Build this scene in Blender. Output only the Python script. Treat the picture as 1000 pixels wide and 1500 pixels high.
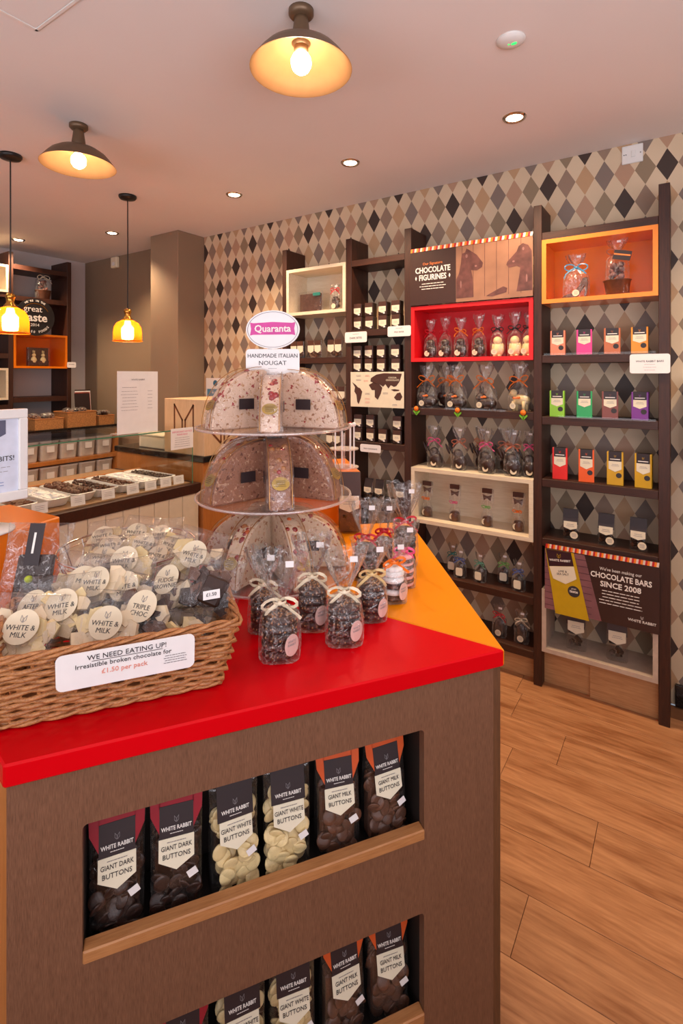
import bpy, bmesh, math, random
from mathutils import Vector, Matrix
for o in list(bpy.data.objects): bpy.data.objects.remove(o)
R = math.radians; PI = math.pi
random.seed(7)
SC = bpy.context.scene; C = SC.collection
TH = R(33.7)                      # the room's walls stand 33.7 degrees off the shop island's axis

# ------------------------------------------------------------------ camera
cam_d = bpy.data.cameras.new('camera'); cam = bpy.data.objects.new('camera', cam_d); C.objects.link(cam)
cam.location = (0, 0, 1.5); cam.rotation_euler = (PI/2, 0, TH)
cam_d.sensor_fit = 'HORIZONTAL'; cam_d.sensor_width = 36; cam_d.lens = 27.0
cam_d.shift_x = 0; cam_d.shift_y = -0.2; cam_d.clip_start = 0.02
SC.camera = cam
# ------------------------------------------------------------------ world, exposure
SC.view_settings.view_transform = 'Standard'; SC.view_settings.look = 'None'
SC.view_settings.exposure = 0.0; SC.view_settings.gamma = 1; SC.view_settings.use_curve_mapping = False
W = bpy.data.worlds.new('world'); SC.world = W; W.use_nodes = True
W.node_tree.nodes['Background'].inputs[0].default_value = (0.75, 0.86, 1.0, 1)
W.node_tree.nodes['Background'].inputs[1].default_value = 0.3
WARM = (1.0, 0.66, 0.38); DAY = (0.94, 0.91, 0.98)
def light(name, kind, loc, power, col, rot=(0,0,0), **k):
    d = bpy.data.lights.new(name, kind); d.energy = power; d.color = col
    for a, b in k.items(): setattr(d, a, b)
    o = bpy.data.objects.new(name, d); C.objects.link(o); o.location = loc; o.rotation_euler = rot
    return o
# daylight through the shop front behind the camera
light('shop_window_daylight', 'AREA', (-0.6, -2.1, 1.45), 80, DAY, (R(150), 0, 0), shape='RECTANGLE', size=4.2, size_y=2.2)
light('side_window_daylight', 'AREA', (1.5, -0.4, 1.5), 60, DAY, (R(146), 0, R(75)), shape='RECTANGLE', size=2.0, size_y=1.8)
SPOTS = [(-0.598, 2.224), (-1.429, 2.225), (-2.270, 2.228), (-3.661, 2.303), (-4.475, 1.998), (-3.4, 0.9), (0.55, 2.2)]  # last two are unseen spots added for extra light, without fixtures
for x, y in SPOTS:
    light('downlight_and_added_beam', 'SPOT', (x, y, 2.575), 56, (1.0, 0.72, 0.46), (0, 0, 0), spot_size=R(120), spot_blend=0.7, shadow_soft_size=0.03)

# ------------------------------------------------------------------ materials
MATS = {}
def nt(name):
    m = bpy.data.materials.new(name); m.use_nodes = True; n = m.node_tree; n.nodes.clear()
    out = n.nodes.new('ShaderNodeOutputMaterial'); return m, n, out
def N(n, t, **k):
    x = n.nodes.new(t)
    for a, b in k.items(): setattr(x, a, b)
    return x
def ramp(n, stops, interp='LINEAR'):
    r = N(n, 'ShaderNodeValToRGB'); e = r.color_ramp.elements; r.color_ramp.interpolation = interp
    while len(e) > 1: e.remove(e[-1])
    e[0].position = stops[0][0]; e[0].color = (*stops[0][1], 1)
    for p, c in stops[1:]:
        q = e.new(p); q.color = (*c, 1)
    return r
def S(h):       # sRGB 0-255 -> linear
    return tuple((((v/255)+0.055)/1.055)**2.4 if v/255 > .04045 else v/255/12.92 for v in h)
def mat(name, rgb, rough=0.5, metal=0.0, vary=0.08, nscale=30, bump=0.0, bscale=200, emit=0, coat=0, spec=0.5, alpha=None):
    if name in MATS: return MATS[name]
    m, n, out = nt(name); c = S(rgb)
    b = N(n, 'ShaderNodeBsdfPrincipled'); n.links.new(b.outputs[0], out.inputs[0])
    tc = N(n, 'ShaderNodeTexCoord'); no = N(n, 'ShaderNodeTexNoise'); no.inputs['Scale'].default_value = nscale
    n.links.new(tc.outputs['Object'], no.inputs['Vector'])
    r = ramp(n, [(0.3, tuple(v*(1-vary) for v in c)), (0.7, tuple(min(1, v*(1+vary)) for v in c))])
    n.links.new(no.outputs['Fac'], r.inputs[0]); n.links.new(r.outputs[0], b.inputs['Base Color'])
    b.inputs['Roughness'].default_value = rough; b.inputs['Metallic'].default_value = metal
    b.inputs['Specular IOR Level'].default_value = spec
    if coat: b.inputs['Coat Weight'].default_value = coat; b.inputs['Coat Roughness'].default_value = 0.08
    if emit:
        n.links.new(r.outputs[0], b.inputs['Emission Color']); b.inputs['Emission Strength'].default_value = emit
    if bump:
        n2 = N(n, 'ShaderNodeTexNoise'); n2.inputs['Scale'].default_value = bscale; n.links.new(tc.outputs['Object'], n2.inputs['Vector'])
        bp = N(n, 'ShaderNodeBump'); bp.inputs['Strength'].default_value = bump; bp.inputs['Distance'].default_value = 0.002
        n.links.new(n2.outputs['Fac'], bp.inputs['Height']); n.links.new(bp.outputs[0], b.inputs['Normal'])
    MATS[name] = m; return m
def wood(name, dark, lite, axis='X', rough=0.45, scale=1.0, grain=0.5, perobj=0.0, stretch=14):
    if name in MATS: return MATS[name]
    m, n, out = nt(name); b = N(n, 'ShaderNodeBsdfPrincipled'); n.links.new(b.outputs[0], out.inputs[0])
    tc = N(n, 'ShaderNodeTexCoord'); mp = N(n, 'ShaderNodeMapping')
    s = [stretch*scale]*3; s['XYZ'.index(axis)] = 1.0*scale; mp.inputs['Scale'].default_value = s
    n.links.new(tc.outputs['Object'], mp.inputs['Vector'])
    vec = mp.outputs[0]
    if perobj:
        oi = N(n, 'ShaderNodeObjectInfo'); mu = N(n, 'ShaderNodeMath', operation='MULTIPLY'); mu.inputs[1].default_value = 37.0
        n.links.new(oi.outputs['Random'], mu.inputs[0]); va = N(n, 'ShaderNodeVectorMath', operation='ADD')
        n.links.new(vec, va.inputs[0]); n.links.new(mu.outputs[0], va.inputs[1]); vec = va.outputs[0]
    n1 = N(n, 'ShaderNodeTexNoise'); n1.inputs['Scale'].default_value = 1.6; n1.inputs['Detail'].default_value = 6; n1.inputs['Distortion'].default_value = 1.1
    n2 = N(n, 'ShaderNodeTexNoise'); n2.inputs['Scale'].default_value = 9; n2.inputs['Detail'].default_value = 4
    n.links.new(vec, n1.inputs['Vector']); n.links.new(vec, n2.inputs['Vector'])
    mx = N(n, 'ShaderNodeMix'); mx.inputs[0].default_value = grain
    n.links.new(n1.outputs['Fac'], mx.inputs[2]); n.links.new(n2.outputs['Fac'], mx.inputs[3])
    r = ramp(n, [(0.34, S(dark)), (0.5, tuple((a+b_)/2 for a, b_ in zip(S(dark), S(lite)))), (0.68, S(lite))])
    n.links.new(mx.outputs[0], r.inputs[0]); col = r.outputs[0]
    if perobj:
        hs = N(n, 'ShaderNodeHueSaturation'); mr = N(n, 'ShaderNodeMapRange'); mr.inputs[3].default_value = 1-perobj; mr.inputs[4].default_value = 1+perobj
        n.links.new(oi.outputs['Random'], mr.inputs[0]); n.links.new(mr.outputs[0], hs.inputs['Value']); n.links.new(col, hs.inputs['Color']); col = hs.outputs[0]
    n.links.new(col, b.inputs['Base Color']); b.inputs['Roughness'].default_value = rough
    bp = N(n, 'ShaderNodeBump'); bp.inputs['Strength'].default_value = 0.12; bp.inputs['Distance'].default_value = 0.001
    n.links.new(n2.outputs['Fac'], bp.inputs['Height']); n.links.new(bp.outputs[0], b.inputs['Normal'])
    MATS[name] = m; return m
def film(name, tint=(0.97, 0.97, 0.97), base=0.05, edge=0.55, rough=0.12, bump=0.6, bscale=45, milky=0.03, crease=0.0):
    """thin clear wrapping: see-through with crinkle glints"""
    if name in MATS: return MATS[name]
    m, n, out = nt(name)
    tr = N(n, 'ShaderNodeBsdfTransparent'); tr.inputs[0].default_value = (*tint, 1)
    gl = N(n, 'ShaderNodeBsdfGlossy'); gl.inputs['Roughness'].default_value = rough; gl.inputs[0].default_value = (1, 1, 1, 1)
    di = N(n, 'ShaderNodeBsdfDiffuse'); di.inputs[0].default_value = (0.92, 0.88, 0.84, 1)
    tc = N(n, 'ShaderNodeTexCoord'); no = N(n, 'ShaderNodeTexNoise'); no.inputs['Scale'].default_value = bscale; no.inputs['Detail'].default_value = 3
    no.inputs['Distortion'].default_value = 1.5
    n.links.new(tc.outputs['Object'], no.inputs['Vector'])
    bp = N(n, 'ShaderNodeBump'); bp.inputs['Strength'].default_value = bump; bp.inputs['Distance'].default_value = 0.004
    n.links.new(no.outputs['Fac'], bp.inputs['Height'])
    lw = N(n, 'ShaderNodeLayerWeight'); lw.inputs['Blend'].default_value = 0.35
    if bump:
        n.links.new(bp.outputs[0], gl.inputs['Normal'])
    pw = N(n, 'ShaderNodeMath', operation='POWER'); pw.inputs[1].default_value = 1.8; n.links.new(lw.outputs['Facing'], pw.inputs[0])
    ma = N(n, 'ShaderNodeMath', operation='MULTIPLY_ADD', use_clamp=True); ma.inputs[1].default_value = edge; ma.inputs[2].default_value = base
    n.links.new(pw.outputs[0], ma.inputs[0])
    mg = N(n, 'ShaderNodeMixShader'); mg.inputs[0].default_value = milky*3
    n.links.new(gl.outputs[0], mg.inputs[1]); n.links.new(di.outputs[0], mg.inputs[2])
    if crease:      # milky crease lines, with glints painted in as pale colour
        vo = N(n, 'ShaderNodeTexVoronoi', feature='DISTANCE_TO_EDGE'); vo.inputs['Scale'].default_value = bscale*0.75
        st = N(n, 'ShaderNodeMapping'); st.inputs['Scale'].default_value = (1.3, 1.3, 0.45); st.inputs['Rotation'].default_value = (0.15, 0.3, 0.2); n.links.new(tc.outputs['Object'], st.inputs['Vector'])
        mv = N(n, 'ShaderNodeMix', data_type='VECTOR'); mv.inputs[0].default_value = 0.05
        n.links.new(st.outputs[0], mv.inputs[4]); n.links.new(no.outputs['Color'], mv.inputs[5]); n.links.new(mv.outputs[1], vo.inputs['Vector'])
        cr = N(n, 'ShaderNodeMapRange', clamp=True); cr.inputs[1].default_value = 0.0; cr.inputs[2].default_value = 0.05; cr.inputs[3].default_value = crease; cr.inputs[4].default_value = 0.0
        n.links.new(vo.outputs['Distance'], cr.inputs[0]); n2 = N(n, 'ShaderNodeMath', operation='MULTIPLY'); n.links.new(cr.outputs[0], n2.inputs[0]); n.links.new(no.outputs['Fac'], n2.inputs[1])
        ad = N(n, 'ShaderNodeMath', operation='ADD', use_clamp=True); n.links.new(ma.outputs[0], ad.inputs[0]); n.links.new(n2.outputs[0], ad.inputs[1]); ma = ad
        m3 = N(n, 'ShaderNodeMath', operation='ADD', use_clamp=True); m3.inputs[1].default_value = milky*3; n.links.new(cr.outputs[0], m3.inputs[0]); n.links.new(m3.outputs[0], mg.inputs[0])
    mx = N(n, 'ShaderNodeMixShader'); n.links.new(ma.outputs[0], mx.inputs[0]); n.links.new(tr.outputs[0], mx.inputs[1]); n.links.new(mg.outputs[0], mx.inputs[2])
    n.links.new(mx.outputs[0], out.inputs[0]); MATS[name] = m; return m
def tinted(name):
    m, n, out = nt(name); tr = N(n, 'ShaderNodeBsdfTransparent'); tr.inputs[0].default_value = (1.0, 0.5, 0.16, 1)
    tl = N(n, 'ShaderNodeBsdfTranslucent'); tl.inputs[0].default_value = (0.9, 0.14, 0.005, 1)
    gl = N(n, 'ShaderNodeBsdfGlossy'); gl.inputs['Roughness'].default_value = 0.06
    a = N(n, 'ShaderNodeMixShader'); a.inputs[0].default_value = 0.55; n.links.new(tr.outputs[0], a.inputs[1]); n.links.new(tl.outputs[0], a.inputs[2])
    b = N(n, 'ShaderNodeMixShader'); b.inputs[0].default_value = 0.08; n.links.new(a.outputs[0], b.inputs[1]); n.links.new(gl.outputs[0], b.inputs[2]); n.links.new(b.outputs[0], out.inputs[0])
    MATS[name] = m; return m
def spotted(name, base, spots, scale, thresh=0.32, rough=0.4, bump=0.4):
    """nougat, brownie, cookies: pieces of other colours set in a base"""
    if name in MATS: return MATS[name]
    m, n, out = nt(name); b = N(n, 'ShaderNodeBsdfPrincipled'); n.links.new(b.outputs[0], out.inputs[0])
    tc = N(n, 'ShaderNodeTexCoord'); vo = N(n, 'ShaderNodeTexVoronoi'); vo.inputs['Scale'].default_value = scale
    no = N(n, 'ShaderNodeTexNoise'); no.inputs['Scale'].default_value = scale*1.5
    mxv = N(n, 'ShaderNodeMix', data_type='VECTOR'); mxv.inputs[0].default_value = 0.02
    n.links.new(tc.outputs['Object'], mxv.inputs[4]); n.links.new(no.outputs['Color'], mxv.inputs[5])
    n.links.new(tc.outputs['Object'], no.inputs['Vector']); n.links.new(mxv.outputs[1], vo.inputs['Vector'])
    st = [(i/len(spots), S(c)) for i, c in enumerate(spots)]
    r = ramp(n, st, 'CONSTANT'); n.links.new(vo.outputs['Color'], r.inputs[0])
    lt = N(n, 'ShaderNodeMath', operation='LESS_THAN'); lt.inputs[1].default_value = thresh; n.links.new(vo.outputs['Distance'], lt.inputs[0])
    mx = N(n, 'ShaderNodeMix', data_type='RGBA'); n.links.new(lt.outputs[0], mx.inputs[0]); mx.inputs[6].default_value = (*S(base), 1)
    n.links.new(r.outputs[0], mx.inputs[7]); n.links.new(mx.outputs[2], b.inputs['Base Color']); b.inputs['Roughness'].default_value = rough
    bp = N(n, 'ShaderNodeBump'); bp.inputs['Strength'].default_value = bump; bp.inputs['Distance'].default_value = 0.003
    n.links.new(vo.outputs['Distance'], bp.inputs['Height']); n.links.new(bp.outputs[0], b.inputs['Normal'])
    MATS[name] = m; return m
def harlequin():
    m, n, out = nt('harlequin_wallpaper'); b = N(n, 'ShaderNodeBsdfPrincipled'); n.links.new(b.outputs[0], out.inputs[0])
    tc = N(n, 'ShaderNodeTexCoord'); sx = N(n, 'ShaderNodeSeparateXYZ'); n.links.new(tc.outputs['Object'], sx.inputs[0])
    def M(op, a, b_=None, c=None):
        x = N(n, 'ShaderNodeMath', operation=op)
        for i, v in enumerate((a, b_, c)):
            if v is None: continue
            if isinstance(v, (int, float)): x.inputs[i].default_value = v
            else: n.links.new(v, x.inputs[i])
        return x.outputs[0]
    w, h = 0.0862, 0.1475
    a = M('DIVIDE', M('ADD', sx.outputs['X'], 0.0606), w); c = M('DIVIDE', M('SUBTRACT', sx.outputs['Z'], 2.470), h)
    u = M('ROUND', M('ADD', a, c)); v = M('ROUND', M('SUBTRACT', a, c))
    par = M('MODULO', M('ABSOLUTE', M('ADD', u, v)), 2.0)            # 1 on the plain light diamonds
    i = M('DIVIDE', M('ADD', u, v), 2.0); j = M('DIVIDE', M('SUBTRACT', u, v), 2.0)
    k = M('DIVIDE', M('FLOORED_MODULO', M('ADD', M('SUBTRACT', i, M('MULTIPLY', j, 2.0)), 600.5), 6.0), 6.0)
    cols = [(68, 54, 48), (148, 124, 106), (186, 150, 114), (130, 114, 104), (178, 142, 116), (144, 124, 100)]
    r = ramp(n, [(q/6, S(cc)) for q, cc in enumerate(cols)], 'CONSTANT'); n.links.new(k, r.inputs[0])
    no = N(n, 'ShaderNodeTexNoise'); no.inputs['Scale'].default_value = 3; n.links.new(tc.outputs['Object'], no.inputs['Vector'])
    lt = ramp(n, [(0.35, S((204, 182, 152))), (0.65, S((214, 192, 162)))]); n.links.new(no.outputs['Fac'], lt.inputs[0])
    mx = N(n, 'ShaderNodeMix', data_type='RGBA'); n.links.new(M('GREATER_THAN', par, 0.5), mx.inputs[0])
    n.links.new(r.outputs[0], mx.inputs[6]); n.links.new(lt.outputs[0], mx.inputs[7]); n.links.new(mx.outputs[2], b.inputs['Base Color'])
    b.inputs['Roughness'].default_value = 0.5; b.inputs['Specular IOR Level'].default_value = 0.35
    return m

M_WALLP = harlequin()
M_CEIL = mat('ceiling_paint', (236, 228, 224), 0.9, nscale=2, vary=0.02)
M_TAUPE = mat('taupe_paint', (142, 120, 98), 0.6, nscale=3, vary=0.03)
M_LILAC = mat('pale_wall_paint', (196, 188, 188), 0.8, nscale=3, vary=0.03)
M_WENGE = wood('dark_wenge', (42, 18, 9), (70, 34, 18), 'Z', 0.5, 2.0)
M_WENGEX = wood('dark_wenge_shelf', (42, 18, 9), (70, 34, 18), 'X', 0.5, 2.0)
M_BIRCH = wood('pale_birch', (214, 196, 166), (232, 218, 194), 'X', 0.5, 2.0)
M_OAKV = wood('island_oak_veneer', (98, 64, 44), (128, 88, 64), 'Z', 0.5, 7.0, 0.75)
M_LEDGE = wood('ledge_oak', (160, 104, 58), (186, 130, 80), 'X', 0.45, 5.0)
M_TILL = wood('till_oak', (206, 170, 130), (224, 190, 150), 'Z', 0.45, 4.0)
M_CAB = wood('cabinet_oak', (170, 104, 48), (192, 126, 66), 'Z', 0.4, 3.0)
M_PLINTH = wood('plinth_oak', (176, 128, 84), (206, 160, 112), 'X', 0.45, 2.0)
M_PLANK = wood('floor_plank_oak', (138, 86, 50), (196, 142, 98), 'X', 0.36, 1.2, 0.4, perobj=0.06, stretch=9)
M_GAP = mat('floor_underlay', (110, 70, 42), 0.9)
M_RED = mat('red_laminate', (205, 0, 14), 0.25, vary=0.03, nscale=4, spec=0.15)
M_ORANGE = mat('orange_laminate', (232, 140, 6), 0.28, vary=0.03, nscale=4, spec=0.3)
M_ORPAINT = mat('orange_paint', (232, 120, 6), 0.3, vary=0.03, nscale=4, coat=0.2)
M_OREDGE = mat('orange_box_front', (240, 140, 50), 0.35, vary=0.03)
M_REDBOX = mat('red_box_paint', (210, 14, 26), 0.35, vary=0.03)
M_CREAMPANEL = mat('cream_panel', (214, 204, 182), 0.5, vary=0.03)
M_GRANITE = mat('black_worktop', (32, 28, 27), 0.12, vary=0.5, nscale=150)
M_BLACK = mat('black_metal', (26, 23, 22), 0.4)
M_BRONZE = mat('aged_bronze', (112, 88, 66), 0.42, metal=0.45, vary=0.2, nscale=12)
M_SHADEIN = mat('shade_inner_enamel', (150, 112, 74), 0.5, vary=0.04)
M_BRASS = mat('brass', (200, 150, 70), 0.25, metal=1.0)
M_CHROME = mat('chrome_wire', (210, 204, 198), 0.15, metal=1.0)
M_WHITE = mat('white_card', (236, 232, 230), 0.5, vary=0.02)
M_PLAST = mat('white_plastic', (232, 230, 226), 0.3, vary=0.02)
M_TUB = mat('milky_tub', (205, 196, 186), 0.35, vary=0.06)
M_CREAM = mat('cream_label', (228, 218, 192), 0.55, vary=0.03)
M_STICK = mat('cream_sticker', (224, 208, 178), 0.5, vary=0.04)
M_PINKST = mat('pink_sticker', (214, 178, 168), 0.5, vary=0.05)
M_DKLAB = mat('dark_brown_label', (44, 30, 32), 0.45, vary=0.05)
M_BRLAB = mat('brown_label', (74, 44, 34), 0.45, vary=0.05)
M_INK = mat('dark_ink', (52, 46, 48), 0.6)
M_INKL = mat('grey_ink', (140, 134, 136), 0.6)
M_INKW = mat('white_ink', (236, 230, 222), 0.6)
M_INKO = mat('orange_ink', (232, 128, 60), 0.6)
M_INKS = mat('salmon_ink', (226, 150, 132), 0.6)
M_DARKC = mat('dark_chocolate', (48, 24, 15), 0.4, vary=0.25, nscale=60, bump=0.3)
M_MILKC = mat('milk_chocolate', (92, 56, 38), 0.38, vary=0.2, nscale=60, bump=0.2)
M_WHITEC = mat('white_chocolate', (232, 208, 152), 0.4, vary=0.06, nscale=60)
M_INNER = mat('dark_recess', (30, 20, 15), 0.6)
M_WICKER = wood('wicker_willow', (124, 68, 32), (204, 142, 86), 'X', 0.45, 30.0, 0.5, stretch=3)
M_WICKIN = mat('wicker_base_brown', (120, 72, 36), 0.6, vary=0.2)  # mottled brown of the basket's base board
M_BASK = mat('woven_tray_tan', (176, 122, 70), 0.6, vary=0.25, nscale=90, bump=0.8, bscale=300)
M_CELLO = film('cellophane', base=0.03, edge=0.75, rough=0.14, bump=0.8, bscale=42, milky=0.05, crease=0.55)
M_CELLOT = film('cellophane_tight', base=0.03, edge=0.45, rough=0.12, bump=0.6, bscale=50, milky=0.02, crease=0.22)
M_ACRY = film('clear_acrylic', tint=(0.985, 0.95, 0.94), base=0.07, edge=0.45, rough=0.06, bump=0, milky=0.06)
M_ACRYE = film('acrylic_edge', tint=(1, 0.9, 0.87), base=0.35, edge=0.4, rough=0.15, bump=0, milky=0.15)
M_GLASS = film('case_glass', tint=(0.98, 0.99, 0.98), base=0.02, edge=0.35, rough=0.02, bump=0, milky=0.0)
M_GLEDGE = mat('green_glass_edge', (70, 130, 100), 0.15, coat=0.5)
M_BULB = mat('glowing_bulb', (255, 222, 184), 0.5, vary=0.0, emit=75)
M_PBULB = mat('pendant_glowing_bulb', (255, 214, 170), 0.5, vary=0.0, emit=50)
M_LED = mat('downlight_lamp', (255, 225, 190), 0.5, vary=0.0, emit=20)
M_GREENLED = mat('green_indicator', (40, 220, 90), 0.5, vary=0.0, emit=2)
M_ORGLASS = tinted('orange_glass')
M_CHERRY = mat('glace_cherry', (150, 18, 24), 0.15, vary=0.3, nscale=80, coat=0.5)
M_CANDIED = mat('candied_orange', (230, 110, 50), 0.25, vary=0.2, nscale=60)
M_NUT = mat('hazelnut', (170, 112, 66), 0.4, vary=0.3, nscale=90)
M_GOLD = mat('gold_label', (186, 156, 84), 0.3, metal=0.6, vary=0.1)
M_NOUG = [spotted('cranberry_nougat', (222, 190, 166), [(160, 50, 50), (190, 140, 100), (206, 170, 140), (160, 110, 80), (216, 180, 150)], 95, 0.36),
          spotted('chocolate_nougat', (156, 106, 82), [(96, 52, 36), (196, 156, 126), (124, 74, 50), (150, 100, 70), (176, 126, 100)], 110, 0.4),
          spotted('cherry_nougat', (230, 206, 178), [(150, 40, 36), (214, 178, 140), (190, 130, 90), (222, 190, 150)], 80, 0.34)]
M_COOKIE = spotted('nonpareil_cookie', (56, 22, 12), [(104, 54, 32), (66, 28, 16), (136, 84, 50)], 160, 0.4)

def rib(name, rgb): return mat(name, rgb, 0.35, vary=0.06, nscale=80)
RB = dict(cream=rib('cream_ribbon', (232, 216, 186)), red=rib('red_ribbon', (200, 20, 40)), orange=rib('orange_ribbon', (240, 120, 20)),
          dark=rib('dark_ribbon', (50, 36, 34)), blue=rib('blue_ribbon', (60, 150, 190)), pink=rib('pink_ribbon', (232, 90, 140)),
          mint=rib('mint_ribbon', (110, 180, 150)), green=rib('green_ribbon', (120, 180, 90)), navy=rib('slate_blue_ribbon', (90, 110, 170)),
          copper=rib('copper_ribbon', (190, 110, 80)), teal=rib('teal_ribbon', (40, 120, 110)), straw=rib('straw_ribbon', (222, 190, 130)))

# ------------------------------------------------------------------ mesh helpers
class MB:
    def __init__(s): s.v = []; s.f = []
    def add(s, vs, fs, M=None):
        b = len(s.v)
        s.v += [tuple(M @ Vector(p)) for p in vs] if M else [tuple(p) for p in vs]
        s.f += [tuple(b+i for i in f) for f in fs]; return s
    def box(s, x0, x1, y0, y1, z0, z1, M=None):
        return s.add([(x0,y0,z0),(x1,y0,z0),(x1,y1,z0),(x0,y1,z0),(x0,y0,z1),(x1,y0,z1),(x1,y1,z1),(x0,y1,z1)],
              [(0,3,2,1),(4,5,6,7),(0,1,5,4),(1,2,6,5),(2,3,7,6),(3,0,4,7)], M)
    def prism(s, pts, z0, z1, M=None):        # pts: counter-clockwise in XY
        n = len(pts); vs = [(x,y,z0) for x,y in pts]+[(x,y,z1) for x,y in pts]
        return s.add(vs, [tuple(range(n-1,-1,-1)), tuple(range(n,2*n))]+[(i,(i+1)%n,n+(i+1)%n,n+i) for i in range(n)], M)
    def plate(s, pts, t=0.001, y=0.0, M=None):  # pts in XZ seen from -Y, counter-clockwise; front face at y-t
        n = len(pts); vs = [(x,y-t,z) for x,z in pts]+[(x,y,z) for x,z in pts]
        return s.add(vs, [tuple(range(n)), tuple(range(2*n-1,n-1,-1))]+[(i,n+i,n+(i+1)%n,(i+1)%n) for i in range(n)], M)
    def lathe(s, prof, n=24, M=None, cap=True):
        vs = []; fs = []
        for r, z in prof: vs += [(r*math.cos(2*PI*k/n), r*math.sin(2*PI*k/n), z) for k in range(n)]
        for i in range(len(prof)-1):
            for k in range(n): fs.append((i*n+k, i*n+(k+1)%n, (i+1)*n+(k+1)%n, (i+1)*n+k))
        if cap: fs += [tuple(range(n-1,-1,-1)), tuple((len(prof)-1)*n+k for k in range(n))]
        return s.add(vs, fs, M)
    def tube(s, path, r, n=6, closed=False):
        P = [Vector(p) for p in path]; m = len(P); vs = []; fs = []; up = None
        for i, p in enumerate(P):
            if closed: t = P[(i+1)%m]-P[i-1]
            else: t = P[min(i+1,m-1)]-P[max(i-1,0)]
            t.normalize()
            if up is None: up = t.orthogonal().normalized()
            else:
                up = up - t*up.dot(t)
                up = up.normalized() if up.length > 1e-6 else t.orthogonal().normalized()
            w = t.cross(up); rr = r[i] if isinstance(r, (list, tuple)) else r
            vs += [tuple(p+up*rr*math.cos(2*PI*k/n)+w*rr*math.sin(2*PI*k/n)) for k in range(n)]
        for i in range(m if closed else m-1):
            j = (i+1)%m
            for k in range(n): fs.append((i*n+k, i*n+(k+1)%n, j*n+(k+1)%n, j*n+k))
        if not closed: fs += [tuple(range(n-1,-1,-1)), tuple((m-1)*n+k for k in range(n))]
        return s.add(vs, fs)
    def ball(s, c, r, n=8, m=6, sc=(1,1,1), M=None):
        vs = [(c[0],c[1],c[2]-r*sc[2])]; fs = []
        for i in range(1, m):
            a = PI*i/m
            for k in range(n):
                b = 2*PI*k/n; vs.append((c[0]+r*sc[0]*math.sin(a)*math.cos(b), c[1]+r*sc[1]*math.sin(a)*math.sin(b), c[2]-r*sc[2]*math.cos(a)))
        vs.append((c[0],c[1],c[2]+r*sc[2])); L = len(vs)-1
        for k in range(n):
            fs.append((0, 1+(k+1)%n, 1+k)); fs.append((L, 1+(m-2)*n+k, 1+(m-2)*n+(k+1)%n))
            for i in range(m-2): fs.append((1+i*n+k, 1+i*n+(k+1)%n, 1+(i+1)*n+(k+1)%n, 1+(i+1)*n+k))
        return s.add(vs, fs, M)
    def loft(s, rings, cap0=True, cap1=False, M=None):
        n = len(rings[0]); vs = [p for r in rings for p in r]; fs = []
        for i in range(len(rings)-1):
            for k in range(n): fs.append((i*n+k, i*n+(k+1)%n, (i+1)*n+(k+1)%n, (i+1)*n+k))
        if cap0: fs.append(tuple(range(n-1,-1,-1)))
        if cap1: fs.append(tuple((len(rings)-1)*n+k for k in range(n)))
        return s.add(vs, fs, M)
    def mesh(s, name, m=None, smooth=False, bevel=0):
        me = bpy.data.meshes.new(name); me.from_pydata(s.v, [], s.f)
        if bevel:
            bm = bmesh.new(); bm.from_mesh(me)
            bmesh.ops.bevel(bm, geom=list(bm.edges), offset=bevel, segments=1, affect='EDGES'); bm.to_mesh(me); bm.free()
        if smooth: me.polygons.foreach_set('use_smooth', [True]*len(me.polygons))
        if m: me.materials.append(m)
        me.update(); return me
def link(name, me, parent=None, loc=(0,0,0), rot=(0,0,0), scale=None):
    o = bpy.data.objects.new(name, me); C.objects.link(o); o.location = loc; o.rotation_euler = rot
    if scale: o.scale = scale
    if parent: o.parent = parent
    return o
def obj(name, mb, m, parent=None, loc=(0,0,0), rot=(0,0,0), smooth=False, bevel=0, **p):
    o = link(name, mb.mesh(name, m, smooth, bevel), parent, loc, rot)
    for k, v in p.items(): o[k] = v
    return o
def tag(o, label, cat, group=None):
    o['label'] = label; o['category'] = cat
    if group: o['group'] = group
    return o
def thing(name, label, cat, loc=(0,0,0), rz=0, group=None):
    o = link(name, None, None, loc, (0,0,rz)); o.empty_display_size = 0.02
    return tag(o, label, cat, group)
def kids(o): return list(o.children)
def dup(root, loc, rz, label):
    def cp(o, par):
        c = o.copy(); C.objects.link(c)
        if par: c.parent = par
        for ch in kids(o): cp(ch, c)
        return c
    r = cp(root, None); r.location = loc; r.rotation_euler = (0,0,rz); r['label'] = label; return r
def isl(lat, dep, z=0.0):    # island axes (turned 33.7 degrees from the walls) -> room axes
    return (lat*math.cos(TH)-dep*math.sin(TH), lat*math.sin(TH)+dep*math.cos(TH), z)
TX = {}
def text(body, size, m, parent, loc, rot=(PI/2,0,0), bold=0.0, align='CENTER', sx=1.0, name='lettering'):
    key = (body, bold, align, m.name)
    if key not in TX:
        cu = bpy.data.curves.new('lettering', 'FONT'); cu.body = body; cu.size = 1; cu.align_x = align; cu.align_y = 'CENTER'
        cu.resolution_u = 2; cu.offset = bold; cu.extrude = 0.02; t = bpy.data.objects.new('tmp_text', cu)
        me = bpy.data.meshes.new_from_object(t); me.name = 'lettering'; me.materials.clear(); me.materials.append(m)
        bpy.data.objects.remove(t); TX[key] = me
    o = link(name, TX[key], parent, loc, rot, (size*sx, size, size)); return o
def lines(w, n, step, h=0.0012, seed=1):      # rows of print too small to read
    mb = MB(); rnd = random.Random(seed)
    for i in range(n):
        x = -w/2*rnd.uniform(0.75, 1); e = -x
        while x < e:
            l = rnd.uniform(0.06, 0.16)*w; mb.plate([(x,-i*step),(min(x+l,e),-i*step),(min(x+l,e),-i*step+h),(x,-i*step+h)], 0.0003); x += l+w*0.02
    return mb
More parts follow.
